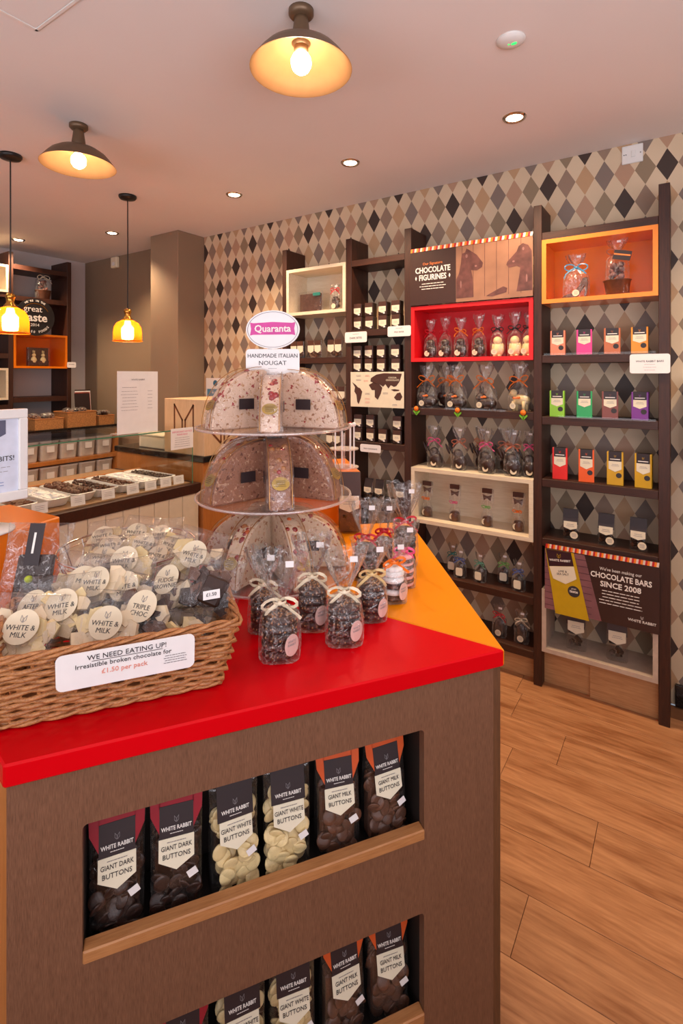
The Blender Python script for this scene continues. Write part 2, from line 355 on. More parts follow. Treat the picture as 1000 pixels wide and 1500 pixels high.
def rrect(w, h, r, n=4, cx=0, cz=0):
    pts = []
    for sx, sz, a0 in ((1,-1,-90),(1,1,0),(-1,1,90),(-1,-1,180)):
        for k in range(n+1):
            a = R(a0+90*k/n); pts.append((cx+sx*(w/2-r)+r*math.cos(a), cz+sz*(h/2-r)+r*math.sin(a)))
    return pts
def circ(r, n=24, cx=0, cz=0, sy=1): return [(cx+r*math.cos(2*PI*k/n), cz+r*sy*math.sin(2*PI*k/n)) for k in range(n)]
def struct(o): o['kind'] = 'structure'; return o

# ------------------------------------------------------------------ the room
YB, XL, XR, YF, ZC = 2.785, -4.88, 1.75, -2.3, 2.6
struct(obj('floor', MB().box(XL, XR, YF, YB, -0.1, -0.006), M_GAP))
fl = bpy.data.objects['floor']
plank_cache = {}
def plank(x0, x1, y0, y1):
    key = round(x1-x0, 3)
    if key not in plank_cache:
        plank_cache[key] = MB().box(0, x1-x0-0.0015, 0, y1-y0-0.0015, -0.0058, 0).mesh('plank', M_PLANK, bevel=0.0006)
    link('plank', plank_cache[key], fl, (x0, y0, 0))
joints = {0: -0.405, 2: -0.237, 4: -0.37}
k = -2
while 2.29-0.19*(k+1) > YF:
    y1 = min(2.29-0.19*k, YB-0.001); y0 = 2.29-0.19*(k+1)
    off = joints.get(k, 0.55-(0.31*(k % 4)) if k > 4 else 0.62+0.03*k)
    x = off-1.22*6
    while x < XR:
        a, b = max(x, XL+0.001), min(x+1.22, XR-0.001)
        if b-a > 0.05 and y1-y0 > 0.05: plank(a, b, y0, y1)
        x += 1.22
    k += 1
struct(obj('ceiling', MB().box(XL, XR, YF, YB, ZC, ZC+0.1), M_CEIL))
struct(obj('wall_back', MB().box(-3.17, XR, YB, YB+0.1, 0, ZC), M_WALLP))
struct(obj('wall_back_painted', MB().box(XL, -3.17, YB, YB+0.1, 0, ZC), M_TAUPE))
struct(obj('wall_left', MB().box(XL-0.1, XL, YF, YB, 0, ZC), M_LILAC))
struct(obj('wall_column', MB().box(-3.5, -3.17, 2.53, YB-0.001, 0, ZC-0.001), M_TAUPE, bevel=0.002))
wr = MB().box(XR, XR+0.1, YF, YB, 0, 0.5).box(XR, XR+0.1, YF, YB, 2.35, ZC).box(XR, XR+0.1, 0.9, YB, 0.5, 2.35).box(XR, XR+0.1, YF, -1.6, 0.5, 2.35)
struct(obj('wall_right', wr, M_LILAC))
wf = MB().box(XL, XR, YF-0.1, YF, 0, 0.3).box(XL, XR, YF-0.1, YF, 2.45, ZC).box(XL, -3.0, YF-0.1, YF, 0.3, 2.45).box(1.5, XR, YF-0.1, YF, 0.3, 2.45)
struct(obj('wall_front', wf, M_LILAC))
struct(obj('window_1', MB().box(-3.0, 1.5, YF-0.06, YF-0.054, 0.3, 2.45), M_GLASS))
struct(obj('window_2', MB().box(XR+0.05, XR+0.056, -1.6, 0.9, 0.5, 2.35), M_GLASS))
struct(obj('baseboard_back', MB().box(-0.03, XR-0.001, YB-0.018, YB-0.0005, 0.0005, 0.1), M_GRANITE, bevel=0.003))
# ceiling hatch
hx0, hx1, hy0, hy1 = -1.712, -1.12, 0.25, 0.82
hf = MB()
for a, b, c_, d in ((hx0, hx1, hy1-0.008, hy1), (hx0, hx1, hy0, hy0+0.008), (hx0, hx0+0.008, hy0, hy1), (hx1-0.008, hx1, hy0, hy1)): hf.box(a, b, c_, d, ZC-0.004, ZC-0.0003)
hatch = thing('ceiling_hatch', 'square white access hatch flush in the ceiling, its corner at top left', 'hatch', (0,0,0))
obj('hatch_frame', hf, M_PLAST, hatch); obj('hatch_panel', MB().box(hx0+0.012, hx1-0.012, hy0+0.012, hy1-0.012, ZC-0.002, ZC-0.0003), M_CEIL, hatch)

# ------------------------------------------------------------------ lamps
def dome_lamp(x, y, label):
    t = thing('ceiling_lamp', label, 'lamp', (x, y, 2.6), 0, 'bronze dome lamps on the ceiling')
    obj('canopy', MB().lathe([(0.004,-0.024),(0.03,-0.022),(0.038,-0.014),(0.038,-0.0005)], 24), M_BRONZE, t, smooth=True)
    obj('neck', MB().lathe([(0.022,-0.11),(0.03,-0.1),(0.027,-0.07),(0.022,-0.035),(0.02,-0.02)], 20), M_BRONZE, t, smooth=True)
    out_ = [(0.028,-0.098),(0.05,-0.101),(0.085,-0.112),(0.112,-0.130),(0.130,-0.150),(0.150,-0.176),(0.1535,-0.180)]
    obj('lamp_shade', MB().lathe(out_, 48, cap=False), M_BRONZE, t, smooth=True)
    inn = [(0.026,-0.1005),(0.05,-0.1035),(0.084,-0.1145),(0.110,-0.1325),(0.128,-0.152),(0.148,-0.178),(0.1535,-0.1802)]
    obj('shade_lining', MB().lathe(list(reversed(inn)), 48, cap=False), M_SHADEIN, t, smooth=True)
    obj('socket', MB().lathe([(0.018,-0.128),(0.022,-0.12),(0.022,-0.10)], 16), M_BRONZE, t, smooth=True)
    obj('bulb', MB().ball((0,0,-0.158), 0.031, 16, 12, (1,1,1.1)), M_BULB, t, smooth=True)
dome_lamp(-0.957, 1.216, 'larger looking bronze dome ceiling lamp, at top centre, right of its twin')
dome_lamp(-2.207, 1.230, 'bronze dome ceiling lamp to the left, nearer the pendant lamps')
def pendant(x, y, zs, label):
    t = thing('pendant_lamp', label, 'lamp', (x, y, 2.6), 0, 'orange glass pendants over the service counter')
    obj('canopy', MB().lathe([(0.004,-0.028),(0.045,-0.02),(0.052,-0.01),(0.052,-0.0005)], 24), M_BLACK, t, smooth=True)
    dz = zs-2.6
    obj('cord', MB().tube([(0,0,-0.02),(0.002,0,dz*0.5),(0,0,dz+0.2)], 0.0035, 8), M_BLACK, t)
    obj('lamp_holder', MB().lathe([(0.03,dz+0.125),(0.03,dz+0.135),(0.018,dz+0.15),(0.018,dz+0.17),(0.022,dz+0.175),(0.022,dz+0.19),(0.008,dz+0.2)], 20), M_BRASS, t, smooth=True)
    obj('glass_shade', MB().lathe([(0.086,dz),(0.082,dz+0.004),(0.082,dz+0.055),(0.078,dz+0.085),(0.062,dz+0.112),(0.032,dz+0.128)], 40, cap=False), M_ORGLASS, t, smooth=True)
    obj('rim', MB().tube([(0.0865*math.cos(a*PI/18),0.0865*math.sin(a*PI/18),dz) for a in range(36)], 0.0018, 6, True), M_ORPAINT, t, smooth=True)
    obj('bulb', MB().lathe([(0.012,dz+0.008),(0.033,dz+0.012),(0.036,dz+0.03),(0.036,dz+0.08),(0.02,dz+0.1),(0.016,dz+0.124)], 20), M_PBULB, t, smooth=True)
pendant(-2.830, 1.883, 1.71, 'orange glass pendant lamp hanging right of centre column, complete bell in view')
pendant(-2.791, 1.209, 1.712, 'orange glass pendant lamp cut by the left edge, before the award disc')
spl = ['nearest chrome downlight, right one, above the tall bookcase', 'chrome ceiling downlight above the third bookcase bay, second from the right', 'chrome ceiling downlight third from the right, above where the wallpaper starts',
       'small downlight right beside the pendant lamp cord', 'downlight at far left over the wall shelves', 'added unseen spot over the service counter', 'added unseen spot to the right of the tall bookcase']
def downlight(x, y, label):
    t = thing('downlight', label, 'downlight', (x, y, 2.6), 0, 'recessed ceiling downlights')
    obj('trim_ring', MB().lathe([(0.034,-0.0012),(0.036,-0.006),(0.045,-0.007),(0.05,-0.0005)], 28, cap=False), M_CHROME, t, smooth=True)
    obj('lamp_face', MB().lathe([(0.030,-0.0045),(0.033,-0.0008)], 24), M_LED, t)
    return t
for (x, y), l in list(zip(SPOTS, spl))[:5]: downlight(x, y, l)
t = thing('emergency_light', 'white round ceiling indicator with green light, near top right', 'indicator', (-0.469, 1.703, 2.6))
obj('housing', MB().lathe([(0.012,-0.016),(0.03,-0.014),(0.045,-0.004),(0.046,-0.0003)], 28), M_PLAST, t, smooth=True)
obj('green_led', MB().ball((0.01,0.0,-0.0165), 0.006, 8, 6, (1.6,1,0.4)).ball((-0.006,-0.004,-0.0165), 0.003, 8, 6, (1,1,0.4)), M_GREENLED, t)
t = thing('wall_switch', 'white double switch plate high on the harlequin wallpaper', 'switch', (-0.2, YB, 2.505))
obj('plate', MB().box(-0.044,0.044,-0.009,-0.0004,0,0.086), M_PLAST, t, bevel=0.003)
obj('rocker', MB().box(-0.004,0.014,-0.013,-0.0088,0.028,0.058), M_PLAST, t, bevel=0.001)
for x in (-0.034, -0.026, 0.034): obj('screw', MB().lathe([(0.0025,-0.001),(0.0025,0.001)], 8, Matrix.Translation((x,-0.009,0.043)) @ Matrix.Rotation(PI/2,4,'X')), M_INK, t)
t = thing('alarm_sensor', 'small cream sensor box high on the taupe wall', 'sensor', (-4.353, YB, 2.49))
obj('sensor_body', MB().box(-0.045,0.045,-0.035,-0.0004,0,0.1), M_CREAM, t, bevel=0.006); obj('sensor_lens', MB().box(-0.02,0.02,-0.038,-0.034,0.02,0.05), M_PLAST, t, bevel=0.001)
t = thing('wall_cabinet', 'pale wall box at the right edge beside the tall bookcase', 'box', (0.13, YB, 1.12))
obj('casing', MB().box(-0.11,0.11,-0.12,-0.0004,0,0.36), M_PLAST, t, bevel=0.008); obj('door_panel', MB().box(-0.095,0.095,-0.126,-0.119,0.015,0.345), M_PLAST, t, bevel=0.002)

# ------------------------------------------------------------------ back bookcase
YS = 2.585; YI = YB-0.002
case = thing('bookcase', 'tall dark wenge shelving unit along the harlequin wallpaper', 'shelving', (0,0,0))
POST = [(-2.192,-2.155), (-1.693,-1.653), (-1.300,-1.258), (-0.604,-0.566), (-0.088,-0.046)]
for a, b in POST: obj('post', MB().box(a, b, YS, YI, 0.0005, 2.322), M_WENGE, case, bevel=0.0015)
BAY = [(POST[i][1], POST[i+1][0]) for i in range(4)]
SH = [[1.613,1.324,1.05,0.75,0.42,0.157], [2.187,1.770,1.518,1.108,0.755,0.42,0.157], [1.320,0.420,0.157], [2.187,1.597,1.302,1.003,0.718]]
for (a, b), zs in zip(BAY, SH):
    for z in zs:
        s = obj('shelf', MB().box(a+0.0005, b-0.0005, YS+0.002, YI, z-0.037, z), M_WENGEX, case, bevel=0.0012)
        if z < 2: obj('acrylic_lip', MB().box(a+0.01, b-0.01, YS-0.001, YS+0.0015, z-0.002, z+0.009), M_GLASS, s)
obj('plinth_board', MB().box(BAY[3][0]+0.0005, -0.362, 2.64, 2.66, 0.001, 0.19), M_PLINTH, case); obj('plinth_board', MB().box(-0.361, BAY[3][1]-0.0005, 2.625, 2.645, 0.001, 0.19), M_PLINTH, case)
obj('plinth_board', MB().box(BAY[2][0]+0.0005, BAY[2][1]-0.0005, 2.64, 2.66, 0.001, 0.118), M_PLINTH, case)
def display_box(bay, z0, z1, m, mf, label, back=True, x0=None, x1=None, t=0.020):
    a, b = (x0, x1) if x0 is not None else (bay[0]+0.001, bay[1]-0.001)
    r = thing('display_box', label, 'display box', ((a+b)/2, YS, z0))
    w = (b-a)/2; h = z1-z0; y0, y1 = -0.004, YI-YS-0.001
    obj('shell', MB().box(-w,w,y0+.003,y1,0,t).box(-w,w,y0+.003,y1,h-t,h).box(-w,-w+t,y0+.003,y1,t,h-t).box(w-t,w,y0+.003,y1,t,h-t), m, r)
    obj('front_edge', MB().box(-w,w,y0,y0+.003,0,t).box(-w,w,y0,y0+.003,h-t,h).box(-w,-w+t,y0,y0+.003,t,h-t).box(w-t,w,y0,y0+.003,t,h-t), mf, r)
    if back: obj('back_panel', MB().box(-w+t,w-t,y1-0.006,y1-0.0005,t,h-t), m, r)
    return r
display_box(BAY[3], 1.844, 2.150, M_ORPAINT, M_OREDGE, 'orange square display box, top of the rightmost bookcase bay')
display_box(BAY[2], 1.576, 1.880, M_REDBOX, mat('red_box_front', (235, 20, 24), 0.4), 'bright red display box below the figurines poster')
display_box(BAY[2], 0.690, 0.992, M_BIRCH, M_BIRCH, 'pale birch display box with wrapped lollies, below the dark figurines')
display_box(BAY[0], 1.886, 2.185, M_BIRCH, M_BIRCH, 'pale birch display box at upper left of the bookcase')
display_box(BAY[3], 0.175, 0.475, mat('greige_box', (176, 156, 138), 0.5), mat('greige_box_front', (190, 170, 152), 0.5), 'greige display box at floor level, partly behind the chocolate bars poster', back=False)

def price_card(x0, x1, z0, z1, y, rz, txt, label, name='price_card', big=0.012):
    r = thing(name, label, 'sign', ((x0+x1)/2, y, z0), rz)
    w, h = x1-x0, z1-z0
    obj('card', MB().plate(rrect(w, h, 0.010, 4, 0, h/2), 0.0025), M_WHITE, r)
    for i, (tx, sz, zz) in enumerate(txt): text(tx, sz*0.9, M_INK if i == 0 else M_INKL, r, (0, -0.0028, h*zz))
    return r
price_card(-1.693,-1.540,1.696,1.759,2.578,0,[('DARK BITES',0.018,0.42),('CHOCOLATE',0.008,0.78)], 'small white price card left of the second bay, below upper packs')
price_card(-1.402,-1.256,1.720,1.779,2.578,0,[('MILK BITES',0.014,0.42),('CHOCOLATE',0.008,0.78)], 'small white price card right of the second bay, beside the red box')
price_card(-1.585,-1.447,1.052,1.097,2.578,0,[('MILK CHOCOLATE',0.012,0.45)], 'small white price card on the lowest shelf edge in view of the second bay')
c4 = price_card(-0.195,-0.045,1.509,1.593,2.573,0,[('WHITE RABBIT BARS',0.0125,0.62)], 'white card naming the bars, hung on the rightmost post')
obj('print_lines', lines(0.05, 3, 0.012), M_INKL, c4, (0,-0.0027,0.038))

def ears(parent, s, m, loc, rot=(0,0,0), name='logo'):     # the two-eared mark
    mb = MB(); w = 0.09
    for sx in (-1, 1):
        P = [(sx*0.62,0.85),(sx*0.62,-0.25),(sx*0.1,-0.75),(sx*0.1,0.2)]
        for i in range(4):
            a, b = Vector(P[i]), Vector(P[(i+1)%4]); d = (b-a).normalized(); q = Vector((-d.y,d.x))*w/2
            pts = [a-q-d*w/2, b-q+d*w/2, b+q+d*w/2, a+q-d*w/2]
            mb.plate([(p.x*s,p.y*s) for p in pts], 0.0004)
    return obj(name, mb, m, parent, loc, rot)
def bunting(parent, w, z, cols, n, y=-0.004, h=0.02):      # printed row of little triangles
    for ci, m in enumerate(cols):
        mb = MB()
        for k in range(n):
            if k % len(cols) != ci: continue
            x = -w/2+w*k/n; d = w/n; mb.plate([(x,z+h),(x+d*0.1,z),(x+d,z),(x+d*1.1,z+h)][::-1] if False else [(x,z),(x+d,z),(x+d*1.3,z+h),(x+d*0.3,z+h)], 0.0008, y)
        obj('printed_border', mb, m, parent)
M_P1 = mat('poster_brown', (58, 34, 28), 0.4, vary=0.03); M_P2 = mat('poster_timber', (150, 108, 84), 0.4, vary=0.15, nscale=10)
M_FIG = mat('poster_figurine', (98, 60, 54), 0.35, vary=0.35, nscale=25); M_FIGH = mat('poster_figurine_light', (140, 98, 92), 0.4, vary=0.2)
M_YEL = mat('poster_mustard', (196, 160, 22), 0.4, vary=0.04); M_MAU = mat('poster_mauve_timber', (128, 84, 88), 0.45, vary=0.15, nscale=12); M_PLUM = mat('poster_plum', (56, 28, 36), 0.4)
BUNT = [mat('border_orange', (240, 130, 30), 0.5), mat('border_red', (190, 30, 36), 0.5), mat('border_white', (236, 220, 200), 0.5)]
# figurines poster (bay 3)
p3 = thing('figurines_poster', 'wide brown poster about chocolate figurines, top of the third bay', 'poster', (-0.931, YS-0.008, 1.885))
obj('board', MB().box(-0.327,0.327,-0.003,0.0,0,0.312), M_P1, p3)
obj('photo_print', MB().box(-0.062,0.327,-0.004,-0.0031,0,0.290), M_P2, p3)
pl = MB()
for k in range(6): pl.box(-0.03+k*0.06,-0.028+k*0.06,-0.0046,-0.0041,0.02,0.29)
obj('timber_lines', pl, M_FIG, p3)
bunting(p3, 0.65, 0.292, BUNT, 57)
D1 = [(-0.06,0.02),(0.03,0.02),(0.028,0.12),(0.02,0.16),(0.05,0.155),(0.078,0.17),(0.082,0.19),(0.05,0.235),(0.01,0.265),(-0.005,0.275),(-0.012,0.255),(-0.03,0.25),(-0.035,0.2),(-0.045,0.15),(-0.06,0.12)]
obj('figurine_print', MB().plate(D1, 0.0004, -0.0047), M_FIG, p3)
D2 = [(0.325,0.03),(0.25,0.03),(0.262,0.10),(0.268,0.145),(0.25,0.155),(0.215,0.15),(0.2,0.165),(0.205,0.18),(0.25,0.225),(0.26,0.25),(0.28,0.262),(0.305,0.25),(0.322,0.22)][::-1]
obj('figurine_print', MB().plate(D2, 0.0004, -0.0047), M_FIG, p3)
obj('figurine_print', MB().plate([(0.1,0.02),(0.13,0.015),(0.2,0.03),(0.205,0.05),(0.185,0.06),(0.15,0.045)], 0.0004, -0.0047), M_FIG, p3)
hl = MB().plate(circ(0.006,12,-0.004,0.235,1.6),0.0003,-0.0052).plate(circ(0.005,12,0.282,0.235,1.6),0.0003,-0.0052).plate(circ(0.006,10,0.045,0.178,0.8),0.0003,-0.0052).plate(circ(0.006,10,0.235,0.178,0.8),0.0003,-0.0052).plate(circ(0.004,10,-0.035,0.09,5),0.0003,-0.0052).plate(circ(0.004,10,0.298,0.09,5),0.0003,-0.0052)
obj('print_highlight', hl, M_FIGH, p3)
text('Our Signature', 0.020, M_INKO, p3, (-0.195,-0.0036,0.222)); text('CHOCOLATE', 0.043, M_INKW, p3, (-0.195,-0.0036,0.187), bold=0.02, sx=0.78)
text('FIGURINES', 0.043, M_INKW, p3, (-0.195,-0.0036,0.146), bold=0.02, sx=0.78); obj('print_lines', lines(0.16,3,0.014,0.0035), M_INKW, p3, (-0.195,-0.0034,0.112))
obj('printed_diamonds', MB().plate([(-0.005,0),(0,-0.012),(0.005,0),(0,0.012)],0.0005,0,Matrix.Translation((-0.292,-0.0035,0.147))).plate([(-0.005,0),(0,-0.012),(0.005,0),(0,0.012)],0.0005,0,Matrix.Translation((-0.098,-0.0035,0.147))), M_INKW, p3)
# bars poster (bay 4)
p4 = thing('bars_poster', 'large poster about chocolate bars with a mustard pack, low in the right bay', 'poster', (-0.3165, YS-0.008, 0.39))
obj('board', MB().box(-0.233,0.233,-0.003,0,0,0.31), M_P1, p4)
obj('timber_print', MB().plate([(-0.233,0),(0.01,0),(-0.06,0.285),(-0.233,0.285)],0.0006,-0.0031), M_MAU, p4)
pl = MB()
for k in range(9): pl.box(-0.233,-0.03,-0.0042,-0.0038,0.02+k*0.03,0.0215+k*0.03)
obj('timber_lines', pl, M_PLUM, p4)
obj('pack_print', MB().plate([(-0.185,-0.012),(-0.04,-0.012),(-0.105,0.285),(-0.23,0.285)],0.0012,-0.0043), M_YEL, p4)
obj('pack_header_print', MB().plate([(-0.213,0.205),(-0.105,0.225),(-0.117,0.285),(-0.228,0.285)],0.0006,-0.0056), M_PLUM, p4)
obj('pack_label_print', MB().plate([(-0.195,0.15),(-0.140,0.135),(-0.093,0.168),(-0.105,0.224),(-0.212,0.204)],0.0006,-0.0056), M_CREAM, p4)
obj('seal_print', MB().plate(circ(0.026,24,-0.105,0.108),0.0006,-0.0056), M_INK, p4)
text('taste', 0.018, M_INKW, p4, (-0.105,-0.0064,0.108), bold=0.02); text('great', 0.01, M_INKW, p4, (-0.105,-0.0064,0.121))
text('WHITE RABBIT', 0.014, M_INKW, p4, (-0.165,-0.0064,0.240), (PI/2,R(-6),0), bold=0.02); ears(p4, 0.012, M_YEL, (-0.17,-0.0064,0.26)); text('LIME &\nSEA SALT', 0.013, M_INK, p4, (-0.153,-0.0064,0.185), (PI/2,R(-6),0))
text("We've been making our", 0.020, M_INKW, p4, (0.085,-0.0036,0.238), sx=0.85); text('CHOCOLATE BARS', 0.034, M_INKW, p4, (0.085,-0.0036,0.207), bold=0.02, sx=0.82)
text('SINCE 2008', 0.034, M_INKW, p4, (0.085,-0.0036,0.17), bold=0.02, sx=0.95); obj('print_lines', lines(0.18,5,0.014,0.0032,3), M_INKW, p4, (0.085,-0.0034,0.14))
text('WHITE RABBIT', 0.016, M_INKW, p4, (0.168,-0.0036,0.038), bold=0.01); ears(p4, 0.008, M_INKW, (0.168,-0.0036,0.055))
bunting(p4, 0.46, 0.289, [BUNT[1], BUNT[0], mat('border_cream', (226, 206, 190), 0.5)], 54)
# cocoa map (bay 2)
mp = thing('cocoa_map', 'cream world map board with brown continents in the second bay', 'poster', (-1.4755, YS-0.006, 1.315))
obj('board', MB().box(-0.177,0.177,-0.004,0,0,0.205), M_CREAM, mp, bevel=0.001)
CONT = [[(-0.165,0.145),(-0.14,0.13),(-0.125,0.115),(-0.11,0.11),(-0.095,0.09),(-0.105,0.05),(-0.12,0.015),(-0.13,0.03),(-0.135,0.07),(-0.15,0.09),(-0.145,0.115)],
        [(-0.05,0.13),(-0.03,0.1),(-0.01,0.1),(-0.01,0.06),(0.01,0.045),(0.03,0.08),(0.04,0.115),(0.02,0.135),(-0.02,0.145)],
        [(-0.04,0.15),(-0.01,0.14),(0.02,0.135),(0.045,0.12),(0.06,0.135),(0.08,0.11),(0.095,0.13),(0.115,0.12),(0.13,0.125),(0.15,0.15),(0.165,0.195),(0.05,0.198),(0.0,0.19),(-0.035,0.17)],
        [(0.115,0.06),(0.13,0.045),(0.155,0.045),(0.168,0.065),(0.155,0.09),(0.135,0.085)], [(0.095,0.105),(0.115,0.095),(0.145,0.098),(0.15,0.104),(0.12,0.108)]]
for c_ in CONT: obj('continent_print', MB().plate(c_,0.0005,-0.0041), M_BRLAB, mp)
text('COCOA\nCHOCOLATE', 0.014, M_CREAM, mp, (0.105,-0.0048,0.165), bold=0.01)
for i, (x, z) in enumerate([(-0.12,0.185),(-0.06,0.185),(-0.12,0.16),(-0.07,0.155),(-0.06,0.08),(-0.06,0.05),(0.06,0.085),(-0.06,0.03),(0.12,0.02)]): obj('print_lines', lines(0.035,2,0.006,0.002,i), M_INKS if i % 2 else M_INKL, mp, (x,-0.0043,z))
# tulips clipped to the shelf edge
for x, w in ((-1.222,'left'), (-0.985,'middle'), (-0.650,'right')):
    r = thing('tulip_clip', 'orange tulip ornament on the shelf edge below the orange ribbons, %s one' % w, 'ornament', (x, YS-0.004, 1.296), 0, 'tulip ornaments on a shelf edge')
    obj('flower', MB().ball((0,-0.008,0.022), 0.014, 10, 8, (1,0.6,1)), RB['orange'], r, smooth=True)
    obj('leaves', MB().plate([(0,-0.016),(0.02,0.006),(0.017,0.012),(0,0.0),(-0.017,0.012),(-0.02,0.006)],0.004,-0.002).box(-0.002,0.002,-0.006,-0.002,-0.012,0.012), mat('leaf_green', (120, 190, 40), 0.5), r)

# ------------------------------------------------------------------ goods
def disc_label(parent, r, loc, m=None, rot=(0,0,0), print_=True):
    o = obj('sticker', MB().plate(circ(r,20),0.0008), m or M_STICK, parent, loc, rot)
    if print_: obj('print_lines', lines(r*1.1,3,r*0.35,r*0.12,int(loc[0]*1000)), M_INKL, o, (0,-0.0009,r*0.3))
    return o
def bow(parent, m, r, z, y=-0.0, w=0.005, tails=True, seed=0, droop=1.0):
    rnd = random.Random(seed); mb = MB()
    def strip(path, wd):
        P = [Vector(p) for p in path]; vs = []; fs = []
        for i, p in enumerate(P):
            t = (P[min(i+1,len(P)-1)]-P[max(i-1,0)]).normalized(); q = t.cross(Vector((0,-1,0)));
            if q.length < 1e-3: q = Vector((0,0,1))
            q = q.normalized()*wd/2 + Vector((0, 0.0012*math.sin(i*1.3), 0))
            vs += [tuple(p-q), tuple(p+q)]
        for i in range(len(P)-1): fs.append((2*i,2*i+1,2*i+3,2*i+2))
        mb.add(vs, fs)
    for s in (-1, 1):
        a = rnd.uniform(-0.2,0.35)
        loop = [(s*r*0.05,-0.004,0)]+[(s*r*(0.55+0.5*math.cos(q)*1.0), -0.006-0.006*math.sin(q+1), r*(0.32*math.sin(q)+a*(0.55+0.5*math.cos(q)))) for q in [PI-0.3-k*(2*PI-0.6)/9 for k in range(10)]]+[(0,-0.006,0)]
        strip(loop, w)
        if tails:
            L = r*rnd.uniform(0.9,1.4)
            strip([(0,-0.006,0),(s*L*0.35,-0.012,-L*0.15*droop),(s*L*0.7,-0.012,-L*0.45*droop),(s*L*rnd.uniform(0.8,1.1),-0.010,-L*0.75*droop)], w)
    mb.ball((0,-0.008,0), w*0.75, 8, 6)
    mb.lathe([(0.0125,-w*0.5),(0.0135,0),(0.0125,w*0.5)], 14, Matrix.Translation((0,-y,0)), cap=False)
    return obj('ribbon', mb, m, parent, (0,y,z))
def cello(parent, w, d, hb, hn, ht, seed=0, top=0.8, m=None):
    """gathered cellophane bag: body to hb, tied neck at hn, fan to ht"""
    rnd = random.Random(seed); n = 30; ph = [rnd.uniform(0,6.28) for _ in range(6)]; rings = []
    zs = [(0.0,.93,.93,0),(0.004,1,1,0),(hb*0.35,1.02,1.02,.02),(hb*0.7,1,1,.03),(hb,0.9,0.88,.05),(hb+(hn-hb)*0.45,0.6,0.55,.13),(hb+(hn-hb)*0.8,0.3,0.32,.22),
          (hn,0.0,0.0,0.2),(hn+(ht-hn)*0.18,top*0.35,0.25,.24),(hn+(ht-hn)*0.45,top*0.65,0.3,.22),(hn+(ht-hn)*0.75,top*0.9,0.34,.2),(ht,top,0.32,.2)]
    for zi, (z, a, b, pl_) in enumerate(zs):
        ring = []
        for k in range(n):
            t = 2*PI*k/n; cx, sy = math.cos(t), math.sin(t); e = 0.55 if z < hn*0.9 and a > 0.8 else 0.8
            x = math.copysign(abs(cx)**e, cx)*max(w/2*a, 0.010); y = math.copysign(abs(sy)**e, sy)*max(d/2*b, 0.009)
            f = 1+pl_*math.sin(9*t+ph[0]+zi*0.2)+pl_*0.6*math.sin(5*t+ph[1])+rnd.uniform(-1,1)*0.02*(1 if zi < 5 else 2.5)
            zz = z+(rnd.uniform(-0.006,0.006) if zi == len(zs)-1 else 0)+(0.004*math.sin(7*t+ph[2]) if zi > 8 else 0)
            ring.append((x*f, y*f, zz))
        rings.append(ring)
    return obj('cellophane', MB().loft(rings), m or M_CELLO, parent, smooth=True)
